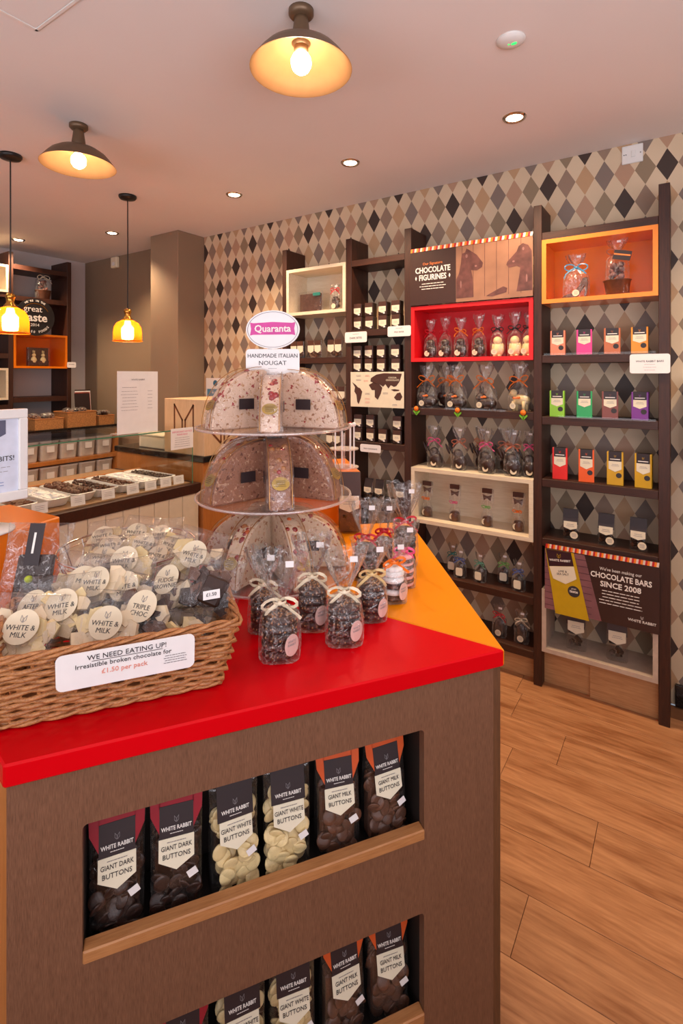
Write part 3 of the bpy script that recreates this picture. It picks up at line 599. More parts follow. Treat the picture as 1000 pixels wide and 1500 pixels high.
def figure(parent, kind, w, h, m=None):
    mb = MB(); m = m or M_DARKC
    if kind == 'bird':      # upright moulded figure with a round head
        mb.ball((0,0,h*0.33), h*0.33, 14, 10, (0.85,0.75,1)); mb.ball((0,-0.003,h*0.72), h*0.2, 12, 8); mb.ball((-w*0.42,0,h*0.4), h*0.17, 8, 6, (0.35,0.6,1.3)); mb.ball((w*0.42,0,h*0.4), h*0.17, 8, 6, (0.35,0.6,1.3))
        mb.ball((-0.012,-0.014,0.006), 0.01, 8, 6, (1,1.4,0.6)); mb.ball((0.012,-0.014,0.006), 0.01, 8, 6, (1,1.4,0.6))
    elif kind == 'lying':   # crouching animal, two ears
        mb.ball((0.005,0,h*0.3), h*0.38, 14, 10, (1.25,0.8,0.78)); mb.ball((-w*0.28,-0.006,h*0.55), h*0.24, 12, 8); mb.ball((-w*0.3,-0.01,h*0.88), h*0.1, 8, 6, (0.5,0.5,2.2), ); mb.ball((-w*0.2,0.0,h*0.86), h*0.1, 8, 6, (0.5,0.5,2.2))
        mb.ball((w*0.38,0,h*0.3), h*0.12, 8, 6); mb.ball((-w*0.25,-0.018,h*0.07), h*0.1, 8, 6, (1.6,1,0.7)); mb.ball((w*0.15,-0.02,h*0.08), h*0.12, 8, 6, (1.5,1,0.7))
    elif kind == 'standing_animal':
        mb.ball((0.01,0,h*0.5), h*0.24, 12, 8, (1.7,0.8,1)); mb.ball((-w*0.36,0,h*0.78), h*0.17, 10, 8); mb.ball((-w*0.5,0,h*0.72), h*0.09, 8, 6, (1.3,0.8,0.8))
        for x, y in ((-.28,-.012),(-.22,.014),(.3,-.012),(.36,.014)): mb.lathe([(h*0.06,0),(h*0.075,h*0.2),(h*0.1,h*0.42)], 8, Matrix.Translation((x*w,y,0)))
    elif kind == 'slanted':  # long-eared figure leaning over
        M0 = Matrix.Rotation(R(-22),4,'Y')
        mb.ball((0.006,0,h*0.27), h*0.28, 12, 8, (0.95,0.8,1)); mb.ball((-0.004,0,h*0.55), h*0.18, 10, 8); mb.ball((-0.016,0,h*0.82), h*0.08, 8, 6, (0.6,0.5,2.6), M0); mb.ball((0.0,0,h*0.8), h*0.08, 8, 6, (0.6,0.5,2.6), M0)
    elif kind == 'shoe':
        sole = [(-0.055,0.0),(-0.02,0.0),(0.01,0.02),(0.035,0.062),(0.04,0.062),(0.034,0.0),(0.042,0.0),(0.052,0.07),(0.048,0.1),(0.03,0.098),(0.012,0.06),(-0.012,0.03),(-0.05,0.02),(-0.062,0.01)]
        mb.plate([(x, z) for x, z in sole], 0.03, 0.015); return obj('chocolate_shoe', mb, m, parent)
    elif kind == 'cup':
        mb.lathe([(h*0.24,0),(h*0.27,h*0.03),(h*0.33,h*0.4),(h*0.35,h*0.42),(h*0.3,h*0.43)], 20)
        o = obj('chocolate_cup', mb, M_MILKC, parent, smooth=True); m2 = MB(); rnd = random.Random(3)
        for k in range(14): m2.ball((rnd.uniform(-.026,.026), rnd.uniform(-.022,.022), h*0.45+rnd.uniform(0,h*0.42)), 0.014, 8, 6)
        obj('truffles', m2, mat('rosy_truffle', (120, 78, 72), 0.5, vary=0.4, nscale=60), parent, smooth=True); return o
    elif kind == 'barrel':
        mb.lathe([(w*0.3,0),(w*0.42,h*0.08),(w*0.45,h*0.5),(w*0.4,h*0.9),(w*0.3,h)], 16)
    elif kind == 'pot':
        mb.lathe([(w*0.38,0),(w*0.43,h*0.05),(w*0.44,h*0.7),(w*0.36,h*0.85),(w*0.1,h)], 16)
    elif kind == 'chunks':
        rnd = random.Random(int(w*1e4)+int(h*1e3))
        for k in range(16):
            M0 = Matrix.Translation((rnd.uniform(-w*.3,w*.3), rnd.uniform(-.012,.012), 0.012+rnd.uniform(0,h*.8))) @ Matrix.Rotation(rnd.uniform(0,6),4,Vector((rnd.random(),rnd.random(),1)).normalized())
            mb.box(-.012,.012,-.008,.008,-.007,.007,M0)
        return obj('chocolate_chunks', mb, m, parent, kind='stuff')
    return obj('chocolate_figure', mb, m, parent, smooth=True)
def gift_bag(loc, rz, label, group, w, d, hb, hn, ht, ribbon, kind, fh=None, fm=None, sticker=True, seed=0, sx=0, top=0.8, name='gift_bag', sm=None, cat='wrapped chocolate', scarf=None):
    r = thing(name, label, cat, loc, rz, group)
    figure(r, kind, w*0.8, fh or hb*0.95, fm); cello(r, w, d, hb, hn, ht, seed, top)
    if ribbon: bow(r, RB[ribbon], w*0.42, hn, seed=seed)
    if scarf: obj('orange_bow', MB().ball((-0.01,0,0), 0.011, 8, 6, (1,.4,.6)).ball((0.01,0,0.003), 0.011, 8, 6, (1,.4,.6)).ball((0,-.002,0), 0.005), RB[scarf], r, (-0.005,-d*0.38,hb*0.62))
    if sticker: disc_label(r, 0.0155, (sx, -d/2-0.0012, 0.026), sm)
    obj('price_sticker', MB().plate([(-.009,-.005),(.009,-.005),(.009,.005),(-.009,.005)],0.0006), M_WHITE, r, (w*0.1,-d*0.16-0.001,ht-0.014))
    return r
ORD = ['first','second','third','fourth','fifth','sixth','seventh']
G1 = 'ribbon tied bags in the red box'
for i, (x, rb, kd, fm) in enumerate([(-1.175,'red','bird',None),(-1.089,'red','bird',None),(-1.001,'orange','bird',None),(-0.900,'orange','bird',None),(-0.801,'dark','bird',M_WHITEC),(-0.713,'dark','bird',M_WHITEC),(-0.648,'dark','bird',M_WHITEC)]):
    gift_bag((x, 2.665, 1.5965), R(random.uniform(-12,12)), 'bag with %s ribbon, %s figure, %s from left in the red box' % (rb, 'white chocolate' if fm else 'dark chocolate', ORD[i]), G1,
             0.072 if i < 6 else 0.05, 0.05, 0.105, 0.145, 0.215+0.01*(i%2), rb, kd, 0.115, fm, seed=i, sx=-0.012)
G2 = 'orange ribboned animal bags below the red box'
for i, (x, y, kd, fm) in enumerate([(-1.190,2.65,'lying',None),(-1.105,2.72,'lying',None),(-1.022,2.65,'lying',None),(-0.859,2.65,'lying',None),(-0.690,2.66,'standing_animal',M_WHITEC)]):
    gift_bag((x, y, 1.3205), R(random.uniform(-10,10)), 'bag with orange ribbon holding a %s, %s from left below the red box' % ('pale standing animal' if fm else 'dark crouching animal', ORD[i]), G2,
             0.11, 0.07 if y < 2.7 else 0.05, 0.105, 0.155, 0.235, 'orange', kd, 0.115, fm, seed=20+i, sx=-0.02, top=0.75, scarf='orange')
G3 = 'dark figurine bags on top of the lower birch box'
for i, (x, y) in enumerate([(-1.147,2.655),(-1.006,2.65),(-0.905,2.72),(-0.850,2.64),(-0.775,2.72),(-0.718,2.64),(-0.640,2.66)]):
    gift_bag((x, y, 0.9925), R(random.uniform(-14,14)), 'dark figurine bag with copper ribbon, %s from left on the birch lolly box' % ORD[i], G3,
             0.085 if i != 6 else 0.06, 0.055 if y < 2.7 else 0.045, 0.10, 0.15, 0.228, 'copper' if i % 3 else 'pink', 'slanted', 0.15, M_DARKC, seed=40+i, sx=0.004, sm=M_STICK)
G4 = 'ribboned chocolate pots on the low shelf behind the island'
for i, (x, z, rb) in enumerate([(-1.060,0.4205,'teal'),(-0.995,0.4205,'navy'),(-0.886,0.4205,'mint'),(-0.779,0.4205,'green'),(-0.688,0.4205,'navy')]):
    y = 2.64 if i % 3 else 2.70
    g = gift_bag((x, y, z), R(random.uniform(-8,8)), 'dark pot in cellophane with %s ribbon, %s from left on the low shelf' % ({'navy':'blue'}.get(rb,rb), ORD[i]), G4, 0.062, 0.05, 0.075, 0.095, 0.15, rb, 'pot', 0.078, M_DARKC, sticker=False, seed=60+i)
    obj('paper_label', MB().plate(rrect(0.036,0.042,0.008,3),0.0008), M_CREAM, g, (0,-0.0265,0.035))
for i, (x, rb) in enumerate([(-0.788,'red'),(-0.677,'cream')]):
    gift_bag((x, 2.65, 0.1575), 0, 'chocolate bag with %s ribbon on the lowest shelf right of the island' % rb, 'bags on the lowest shelf', 0.07, 0.05, 0.09, 0.11, 0.16, rb, 'pot', 0.09, M_DARKC, seed=70+i)
# bay 1 and 4 boxes
t = thing('chocolate_slab_pack', 'wide clear pack of chocolate slab with green ribbon in the upper birch box', 'wrapped chocolate', (-2.015, 2.66, 1.9065))
obj('chocolate_slab', MB().box(-0.085,0.085,-0.008,0.008,0.004,0.125), M_COOKIE, t, bevel=0.004); obj('cellophane', MB().loft([[(x*0.1,y*0.016,z) for x,y in circ(1,20)] for z in (0,0.03,0.1,0.137)],True,True), M_CELLOT, t)
obj('ribbon', MB().box(-0.03,0.03,-0.02,-0.014,-0.01,0.012), RB['teal'], t, (0.06,0,0.115), bevel=0.003)
gift_bag((-1.810, 2.65, 1.9065), 0, 'small bag with red ribbon beside the slab in the upper birch box', None, 0.075, 0.05, 0.10, 0.13, 0.165, 'red', 'chunks', 0.1, M_COOKIE, seed=81)
gift_bag((-0.425, 2.66, 1.8645), R(4), 'clear bag with blue ribbon around a chocolate high heel shoe', None, 0.115, 0.06, 0.11, 0.150, 0.215, 'blue', 'shoe', 0.1, M_MILKC, seed=83, top=0.7)
g = gift_bag((-0.252, 2.66, 1.8645), R(-4), 'bag with copper ribbon around a brown cup of truffles in the orange box', None, 0.095, 0.08, 0.165, 0.20, 0.262, 'copper', 'cup', 0.17, M_MILKC, seed=84, sticker=False)
obj('gift_tag', MB().box(-0.036,0.036,-0.003,0,-0.02,0.022), M_DKLAB, g, (0.028,-0.046,0.175), (0,R(14),0)); obj('tag_stripe', MB().box(-0.034,0.034,-0.0042,-0.0031,-0.003,0.0035), M_INKO, g, (0.028,-0.046,0.178), (0,R(14),0))

def shield(w, h): return [(-w/2,0.25*h),(0,0),(w/2,0.25*h),(w/2,h),(-w/2,h)]
def bar_box(loc, rz, rgb, label, h=0.117, seal=True, cn='bar_box'):
    r = thing(cn, label, 'chocolate box', loc, rz, 'bar boxes in the right bay')
    m = mat('carton_'+'_'.join(map(str,rgb)), rgb, 0.35, vary=0.03); w = 0.066
    obj('carton', MB().box(-w/2,w/2,-0.018,0.018,0,h), m, r, bevel=0.001)
    obj('header', MB().box(-w*.39,w*.39,-0.0188,-0.0181,h*0.72,h+0.0006).box(-w*.39,w*.39,-0.0185,0.018,h+0.0001,h+0.0007), M_DKLAB, r)
    obj('shield_label', MB().plate(shield(w*.78,h*0.34),0.0006,-0.0181), M_CREAM, r, (0,0,h*0.40))
    obj('brand_lettering', MB().plate([(-w*.3,0),(w*.3,0),(w*.3,.0035),(-w*.3,.0035)],0.0004,-0.0189), M_INKW, r, (0,0,h*0.77)); ears(r, 0.006, m, (0,-0.0189,h*0.87))
    obj('print_lines', lines(w*.5,2,0.006,0.0016), M_INKL, r, (0,-0.0188,h*0.62))
    if seal: obj('award_seal', MB().plate(circ(0.0115,16,0.015,h*0.30),0.0006,-0.0181), M_INK, r)
    return r
for row, (z, h, it) in enumerate([(1.5975,0.117,[(-0.501,(232,134,100),'salmon pink'),(-0.386,(222,60,140),'magenta'),(-0.269,(190,104,60),'copper brown'),(-0.160,(226,142,30),'amber')]),
             (1.3025,0.124,[(-0.504,(140,200,40),'lime green'),(-0.386,(20,160,80),'emerald green'),(-0.278,(128,62,50),'russet brown'),(-0.158,(120,44,140),'purple')]),
             (1.0035,0.150,[(-0.492,(226,36,28),'scarlet'),(-0.377,(236,92,22),'orange'),(-0.257,(206,158,26),'mustard yellow, left one'),(-0.145,(206,158,26),'mustard yellow, right one')])]):
    for i, (x, rgb, cn) in enumerate(it):
        bar_box((x, 2.632, z), R([6,10,5,-3][i]+random.uniform(-3,3)), rgb, '%s chocolate bar box, %s shelf of boxes in the right bay' % (cn, ['top','middle','bottom'][row]), h, seal=not (i in (0,) and row == 2) and not (row < 2 and i == 1))
def pouch(loc, rz, label, w, h, m_top, content, sticker=True, group=None):
    r = thing('chocolate_pouch', label, 'pouch', loc, rz, group)
    rings = []
    for z, a, d in ((0,.96,.045),(0.005,1,.05),(h*.4,1,.046),(h*.75,.97,.024),(h,.95,.004)): rings.append([(math.copysign(abs(math.cos(t))**.5,math.cos(t))*w/2*a, math.copysign(abs(math.sin(t))**.6,math.sin(t))*d/2, z) for t in [2*PI*k/24 for k in range(24)]])
    obj('clear_film', MB().loft(rings,True,True), M_CELLOT, r, smooth=True)
    figure(r, 'chunks', w*.9, h*.62, content)
    obj('header', MB().add([(-w*.46,-.0255,h*.55),(w*.46,-.0255,h*.55),(w*.46,-.014,h*.78),(w*.46,-.0035,h*1.002),(-w*.46,-.0035,h*1.002),(-w*.46,-.014,h*.78),(-w*.46,.0035,h*1.002),(w*.46,.0035,h*1.002)],[(0,1,2,5),(5,2,3,4),(4,3,7,6)]), m_top, r)
    obj('shield_label', MB().plate(shield(w*.8,h*.27),0.0006,-0.0262), M_CREAM, r, (0,0,h*.36))
    obj('print_lines', lines(w*.5,2,0.008,0.002), M_INKL, r, (0,-0.027,h*.53))
    if sticker: disc_label(r, 0.017, (w*.22,-0.0265,h*.2))
    return r
for i, x in enumerate((-0.455,-0.303,-0.175)): pouch((x+0.01, 2.64, 0.7185), R(random.uniform(-8,8)), 'clear and black pouch with round sticker, %s from left above the bars poster' % ORD[i], 0.072, 0.145, M_DKLAB, M_DARKC, group='black topped pouches')
for i, x in enumerate((-0.425,-0.252)): pouch((x, 2.66, 0.1955), R(5), 'clear bag of dark pieces, %s one in the floor level box' % ('left','right')[i], 0.088, 0.22, M_BRLAB, M_DARKC, False, 'header bags in the floor level box')
for i, x in enumerate((-1.558,-1.484,-1.345)): pouch((x, 2.64, 0.7555), 0, 'black header pouch, %s from left behind the red ribboned bags' % ORD[i], 0.06, 0.13, M_DKLAB, M_DARKC, False, 'pouches behind the island bags')
# small twin packs
def mini_pack(loc, label, group, w=0.058, h=0.078):
    r = thing('bites_pack', label, 'chocolate pack', loc, 0, group)
    obj('tub', MB().box(-w/2,w/2,-0.024,0.024,0,h), M_DARKC, r, bevel=0.003)
    obj('header_wrap', MB().box(-w*.42,w*.42,-0.0252,0.0252,h*0.66,h+0.001), M_BRLAB, r)
    obj('shield_label', MB().plate(shield(w*.82,h*.5),0.0006,-0.0253), M_CREAM, r, (0,0,h*.17))
    obj('print_lines', lines(w*.5,2,0.007,0.0016), M_INKL, r, (0,-0.026,h*.5)); obj('price_sticker', MB().plate([(-.006,-.004),(.006,-.004),(.006,.004),(-.006,.004)],0.0005), M_WHITE, r, (.012,-.026,h*.16))
    return r
proto = None
for sh, z, cols, nm in (('H',1.7705,[(-1.622,2),(-1.543,2),(-1.452,2),(-1.366,2)],'top shelf'),('I',1.5185,[(-1.622,2),(-1.546,2),(-1.463,2),(-1.369,2)],'shelf above the map'),('J',1.1085,[(-1.622,2),(-1.535,2),(-1.450,1),(-1.356,2)],'shelf below the map')):
    for i, (x, n) in enumerate(cols):
        for k in range(n):
            lab = '%s brown bites pack, %s stack from left, %s, second bay' % ('lower' if k == 0 else 'upper', ORD[i], nm)
            if n == 1: lab = 'single small brown pack of bites between the stacks below the map'
            L = (x+random.uniform(-.002,.002), 2.628, z+k*0.0795)
            if proto is None: proto = mini_pack(L, lab, 'small packs of bites in the second bay')
            else: dup(proto, L, R(random.uniform(-4,4)), lab)
def wide_pack(loc, label):
    r = thing('assorted_pack', label, 'chocolate pack', loc, 0, 'wide clear packs in the first bay'); w, h = 0.112, 0.108
    figure(r, 'chunks', w, h*.5, M_MILKC); obj('clear_box', MB().box(-w/2,w/2,-0.026,0.026,0,h), M_CELLOT, r, bevel=0.003)
    for s in (-1, 1):
        obj('header', MB().box(-w*.21,w*.21,-0.027,-0.0262,h*.72,h), M_BRLAB, r, (s*w*.24,0,0)); obj('shield_label', MB().plate(shield(w*.42,h*.45),0.0006,-0.0262), M_CREAM, r, (s*w*.24,0,h*.27))
    return r
wp = wide_pack((-2.085,2.63,1.6135), 'wide clear pack, first from left under the upper birch box')
dup(wp, (-1.945,2.63,1.6135), 0, 'wide clear pack, second from left under the upper birch box'); dup(wp, (-1.79,2.63,1.6135), 0, 'wide clear pack, third from left under the upper birch box')
dup(wp, (-1.765,2.63,1.3245), 0, 'wide clear pack on the shelf left of the map'); dup(wp, (-1.80,2.63,1.0505), 0, 'wide clear pack low in the first bay behind the nougat stand')
# wrapped lollies
for i, (x, rb) in enumerate([(-1.195,'orange'),(-1.033,'pink'),(-0.855,'green'),(-0.696,'orange')]):
    r = thing('lolly_pack', 'wrapped chocolate lolly with %s bow, %s from left in the lower birch box' % (rb, ORD[i]), 'wrapped chocolate', (x, 2.66, 0.7105), 0, 'wrapped lollies in the birch box')
    obj('cellophane', MB().loft([[(px*a,py*b,z) for px,py in circ(1,20)] for z,a,b in ((0,.03,.02),(0.05,.031,.022),(0.085,.02,.012),(0.12,.034,.012),(0.195,.036,.004))],True,True), M_CELLO, r, smooth=True)
    figure(r, 'barrel', 0.06, 0.05, M_MILKC); disc_label(r, 0.0165, (-0.006,-0.0225,0.026))
    obj('butterfly', MB().plate([(0,0.0),(0.018,-0.012),(0.024,0.02),(0.006,0.012),(-0.006,0.012),(-0.024,0.02),(-0.018,-0.012)],0.008,0.004), M_MILKC, r, (0,0,0.145), bevel=0.001)
    obj('header', MB().box(-0.026,0.026,-0.006,0.006,0.172,0.196), M_BRLAB, r); obj('stick', MB().tube([(0,0,0.06),(0,0,0.14)],0.0015), M_CREAM, r); bow(r, RB[rb], 0.022, 0.10, y=-0.012, w=0.004, tails=False)

# ------------------------------------------------------------------ left wall shelving and back counter
XS = -4.6
sh2 = thing('wall_shelving', 'dark wenge shelving on the pale left wall above the back counter', 'shelving', (0,0,0))
for a, b in ((1.15,1.19),(1.978,2.015),(2.46,2.497)): obj('post', MB().box(XL+0.001, XS, a, b, 1.07, 2.52), M_WENGE, sh2, bevel=0.0015)
for z in (2.425,2.165,1.315): obj('shelf', MB().box(XL+0.001, XS-0.002, 2.0155, 2.4595, z-0.04, z), M_WENGEX, sh2)
for z in (2.18,1.68,1.26): obj('shelf', MB().box(XL+0.001, XS-0.002, 1.1905, 1.9775, z-0.04, z), M_WENGEX, sh2)
def side_box(y0, y1, z0, z1, m, mf, label):
    r = thing('display_box', label, 'display box', (XS, (y0+y1)/2, z0), PI/2); w = (y1-y0)/2-0.001; h = z1-z0; t = 0.018; yb = XS-XL-0.002
    obj('shell', MB().box(-w,w,-.001,yb,0,t).box(-w,w,-.001,yb,h-t,h).box(-w,-w+t,-.001,yb,t,h-t).box(w-t,w,-.001,yb,t,h-t), m, r)
    obj('front_edge', MB().box(-w,w,-.004,-.001,0,t).box(-w,w,-.004,-.001,h-t,h).box(-w,-w+t,-.004,-.001,t,h-t).box(w-t,w,-.004,-.001,t,h-t), mf, r)
    obj('back_panel', MB().box(-w+t,w-t,yb-.006,yb-.0005,t,h-t), m, r); return r
side_box(2.015, 2.46, 1.562, 1.855, M_ORPAINT, M_ORPAINT, 'orange display box on the left wall under the award disc')
side_box(1.60, 1.977, 2.181, 2.405, M_BIRCH, M_BIRCH, 'pale birch box at the left edge, upper on the left wall')
side_box(1.60, 1.977, 1.30, 1.56, M_BIRCH, M_BIRCH, 'pale birch box at the left edge, lower on the left wall')
g = gift_bag((-4.68, 2.29, 2.1655), PI/2, 'dark chocolate gift bag on the left wall shelf above the award disc', None, 0.12, 0.07, 0.17, 0.2, 0.25, 'cream', 'cup', 0.19, M_DARKC, seed=91)
t = thing('bunny_pack', 'clear pack with two white chocolate bunnies in the left orange box', 'wrapped chocolate', (-4.66, 2.24, 1.5805), PI/2)
obj('backing_card', MB().box(-0.09,0.09,0.01,0.016,0,0.16), M_BRLAB, t, bevel=0.002)
for s in (-1, 1): obj('bunny', MB().ball((0,0,0.05),0.026,10,8,(1,.5,1.3)).ball((0,0,0.095),0.016,10,8).ball((-.006,0,0.125),0.006,8,6,(.7,.6,2.4)).ball((.006,0,0.122),0.006,8,6,(.7,.6,2.4)), M_WHITEC, t, (s*0.038,-0.004,0), smooth=True)
obj('gravel', MB().box(-0.085,0.085,-0.014,0.009,0.002,0.05), M_COOKIE, t, bevel=0.004); obj('cellophane', MB().box(-0.092,0.092,-0.024,0.018,0,0.165), M_CELLOT, t, bevel=0.006)
# award disc
t = thing('award_disc', 'round black food award disc with white lettering on the left wall', 'sign', (XS+0.03, 2.172, 1.995), PI/2)
obj('disc', MB().plate(circ(0.158,48),0.006), mat('award_black', (30, 28, 30), 0.4), t)
arc = MB()
for k in range(20):
    a0, a1 = R(28+k*6.2), R(28+(k+1)*6.2); ri, ro = 0.112, 0.118
    arc.plate([(ro*math.cos(a0),ro*math.sin(a0)),(ro*math.cos(a1),ro*math.sin(a1)),(ri*math.cos(a1),ri*math.sin(a1)),(ri*math.cos(a0),ri*math.sin(a0))],0.0006,-0.006)
obj('gold_arc', arc, M_BRASS, t)
def arctext(s, r, a0, a1, size, up=True):
    for i, ch in enumerate(s):
        if ch == ' ': continue
        a = R(a0+(a1-a0)*i/(len(s)-1)); text(ch, size, M_INKW, t, (r*math.cos(a),-0.0068,r*math.sin(a)), (PI/2, (PI/2-a) if up else (-PI/2-a), 0), bold=0.02)
arctext("WE'RE IN THE", 0.138, 124, 58, 0.022); arctext('TOP 50 FOODS', 0.128, 218, 322, 0.027, False)
text('great', 0.072, M_INKW, t, (-0.02,-0.0068,0.066)); text('taste', 0.098, M_INKW, t, (0.0,-0.0068,-0.006), bold=0.02); text('2014', 0.036, M_INKW, t, (-0.005,-0.0068,-0.068))
c5 = price_card(-0.04,0.04,0,0.05,0,0,[('BUNNIES',0.014,0.6)], 'small white card at the orange box on the left wall'); c5.location = (-4.585, 2.49, 1.57); c5.rotation_euler = (0,0,PI/2)
bc = thing('back_counter', 'back counter with dark top and open shelves of tubs along left wall', 'counter', (0,0,0))
obj('worktop', MB().box(XL+0.001,-4.2,0.4,2.72,1.035,1.068), M_GRANITE, bc, bevel=0.002)
obj('shelf', MB().box(XL+0.001,-4.22,0.4,2.72,0.78,0.81), M_CAB, bc); obj('shelf', MB().box(XL+0.001,-4.22,0.4,2.72,0.57,0.60), M_CAB, bc); obj('base', MB().box(XL+0.001,-4.24,0.4,2.72,0.0005,0.25), M_CAB, bc)
for y in (0.4, 1.55, 2.69): obj('divider', MB().box(XL+0.001,-4.225,y,y+0.03,0.25,1.035), M_CAB, bc)
tub = None; k = 0
for z, nm in ((0.8105,'upper'),(0.6005,'lower')):
    for i in range(8):
        y = 1.66+i*0.158
        if y > 2.62: continue
        lab = 'milky tub on the %s back counter shelf, %s from the left' % (nm, ORD[min(i,6)] if i < 7 else 'last')
        if tub is None:
            tub = thing('storage_tub', lab, 'tub', (-4.36, y, z), PI/2, 'milky tubs on the back counter shelves')
            obj('body', MB().loft([[(px*a,py*a*1.15,zz) for px,py in rrect(0.145,0.2,0.02,3)] for zz,a in ((0,.86),(0.01,.9),(0.15,1.0))],True,True), M_TUB, tub)
            obj('lid', MB().prism(rrect(0.151,0.235,0.02,3),0.15,0.162), M_PLAST, tub); obj('label_card', MB().box(-0.03,0.03,-0.122,-0.119,0.07,0.12), M_WHITE, tub)
        else: dup(tub, (-4.36, y, z), PI/2, lab)
def tray_basket(y0, y1, h, label, seed):
    t = thing('basket', label, 'basket', (-4.33, (y0+y1)/2, 1.0685), PI/2, 'tan baskets on the back counter'); w = (y1-y0)/2-0.004
    obj('woven_sides', MB().box(-w,w,-.11,-.104,0,h).box(-w,w,.104,.11,0,h).box(-w,-w+.006,-.104,.104,0,h).box(w-.006,w,-.104,.104,0,h).box(-w+.006,w-.006,-.104,.104,0,0.008), M_BASK, t)
    obj('rim', MB().tube([(-w,-.11,h),(w,-.11,h),(w,.11,h),(-w,.11,h)],0.005,6,True), M_WICKER, t)
    for k in range(3):
        rnd = random.Random(seed+k); b = thing('sweet_bag', 'clear bag of chocolates, %s in the %s' % (['first','second','third'][k], label.split(' on ')[0]), 'wrapped chocolate', (-4.33+rnd.uniform(-.03,.03), (y0+y1)/2+(k-1)*w*0.55, 1.0685+h*0.75), PI/2, 'bags in the back counter baskets'); mb = MB()
        for q in range(9): mb.ball((rnd.uniform(-.022,.022), rnd.uniform(-.05,.05), rnd.uniform(.012,.045)), 0.014, 7, 5)
        obj('chocolates', mb, M_MILKC if k != 1 else M_DARKC, b, kind='stuff', smooth=True); obj('cellophane', MB().ball((0,0,0.032),0.04,12,8,(.9,1.4,.85)), M_CELLO, b, smooth=True)
tray_basket(2.0, 2.23, 0.085, 'low tan basket left of its taller neighbour on the back counter', 1); tray_basket(2.255, 2.51, 0.125, 'taller tan middle basket with handle slot on the back counter', 11); tray_basket(2.53, 2.68, 0.08, 'small tan basket nearest the corner on the back counter', 21)
t = thing('leaflet_rack', 'upright magazines in a black rack behind the baskets', 'magazines', (-4.47, 2.53, 1.0685), PI/2)
for k, m in enumerate([M_DKLAB, mat('magazine_cover', (150, 60, 50), 0.3, vary=0.5, nscale=25), M_WHITE, M_DKLAB]): obj('magazine', MB().box(-0.075+k*0.01,0.06+k*0.012,-0.03+k*0.014,-0.022+k*0.014,0.0,0.27+0.012*k), m, t, rot=(R(-6),0,0))

# ------------------------------------------------------------------ service counter with glass case
XF = -2.29
sc_ = thing('service_counter', 'service counter with cream boarded front and dark trim below glass case', 'counter', (0,0,0))
obj('carcass', MB().box(-3.1,XF-0.02,-0.4,1.985,0.0005,0.835), M_CREAMPANEL, sc_)
bd = MB().box(0,0.018,0.0012,0.0888,0.0,0.834).mesh('board', M_CREAMPANEL, bevel=0.002)
y = -0.39
while y < 1.9:
    link('board', bd, sc_, (XF-0.019, y, 0.001)); y += 0.09
obj('edge_trim', MB().box(-3.1,XF+0.004,-0.4,1.985,0.836,0.890), M_WENGEX, sc_, bevel=0.002)
gc = thing('glass_case', 'glass display case with green edges on the service counter', 'display case', (0,0,0))
obj('front_pane', MB().box(XF-0.026,XF-0.020,-0.38,1.945,0.891,1.196), M_GLASS, gc); obj('top_pane', MB().box(-2.78,XF-0.018,-0.38,1.945,1.1965,1.2025), M_GLASS, gc)
obj('end_pane', MB().box(-2.78,XF-0.027,1.939,1.945,0.891,1.196), M_GLASS, gc)
obj('pane_edge', MB().box(XF-0.018,XF-0.0165,-0.38,1.945,1.1965,1.2025).box(XF-0.020,XF-0.0185,1.941,1.9455,0.891,1.196), M_GLEDGE, gc)
obj('display_deck', MB().box(-3.08,XF-0.03,-0.38,1.935,0.8905,0.896), mat('deck_tan', (150,116,84), .4), gc)
obj('rear_frame', MB().box(-2.80,-2.78,-0.38,1.945,0.891,0.93), M_CAB, gc)
DISH = [0.76, 0.93, 1.09, 1.235, 1.36, 1.48, 1.60, 1.715, 1.83]
for i, y in enumerate(DISH):
    t = thing('serving_dish', 'white oblong dish of %s in the glass case, %s from the left' % (['dark truffles','round truffles','chocolate squares','pale squares','nut clusters','milk pieces','small pieces','white pieces','cocoa pieces'][i], (ORD+['eighth','ninth'])[i]), 'dish', (-2.545, y, 0.8965), 0, 'serving dishes in the glass case')
    n = rrect(0.36,0.112,0.028,4)
    obj('dish', MB().loft([[(px*a,py*a,z) for px,py in n] for z,a in ((0,.82),(0.004,.86),(0.042,1.0),(0.044,.97),(0.014,.84))],True,True), M_PLAST, t, smooth=False)
    mb = MB(); rnd = random.Random(i)
    m = [M_DARKC,M_DARKC,M_MILKC,M_WHITE,M_MILKC,M_COOKIE,M_MILKC,M_WHITE,M_DARKC][i]
    for q in range(110):
        px, py = rnd.uniform(-.148,.148), rnd.uniform(-.042,.042)
        zz = 0.034+0.014*(1-abs(py)/.042)*rnd.random()+(0.01 if i in (0,4) else 0)
        if i in (2,3,7): mb.box(-.012,.012,-.012,.012,-.005,.005, Matrix.Translation((px,py,zz)) @ Matrix.Rotation(rnd.uniform(-.3,.3),4,'Y') @ Matrix.Rotation(rnd.uniform(0,1),4,'Z'))
        else: mb.ball((px,py,zz), 0.0115 if i in (0,1,4) else 0.008, 7, 5)
    obj('chocolates', mb, m, t, kind='stuff', smooth=i not in (2,3,7))
for i, y in enumerate([0.74,0.98,1.13,1.30,1.45,1.585,1.69,1.785,1.87]):
    t = thing('name_card', 'white name card at the front of the case, %s from the left' % (ORD+['eighth','ninth'])[i], 'sign', (XF-0.045, y, 0.8965), R(84), 'name cards in the glass case')
    obj('card', MB().box(-.032,.032,-.001,.001,0,.046).box(-.032,.032,.001,.022,0,.001), M_WHITE, t, rot=(R(-8),0,0)); obj('print_lines', lines(.04,3,.008,.0016,i), M_INKL, t, (0,0.0015,.032), (R(-8),0,0))
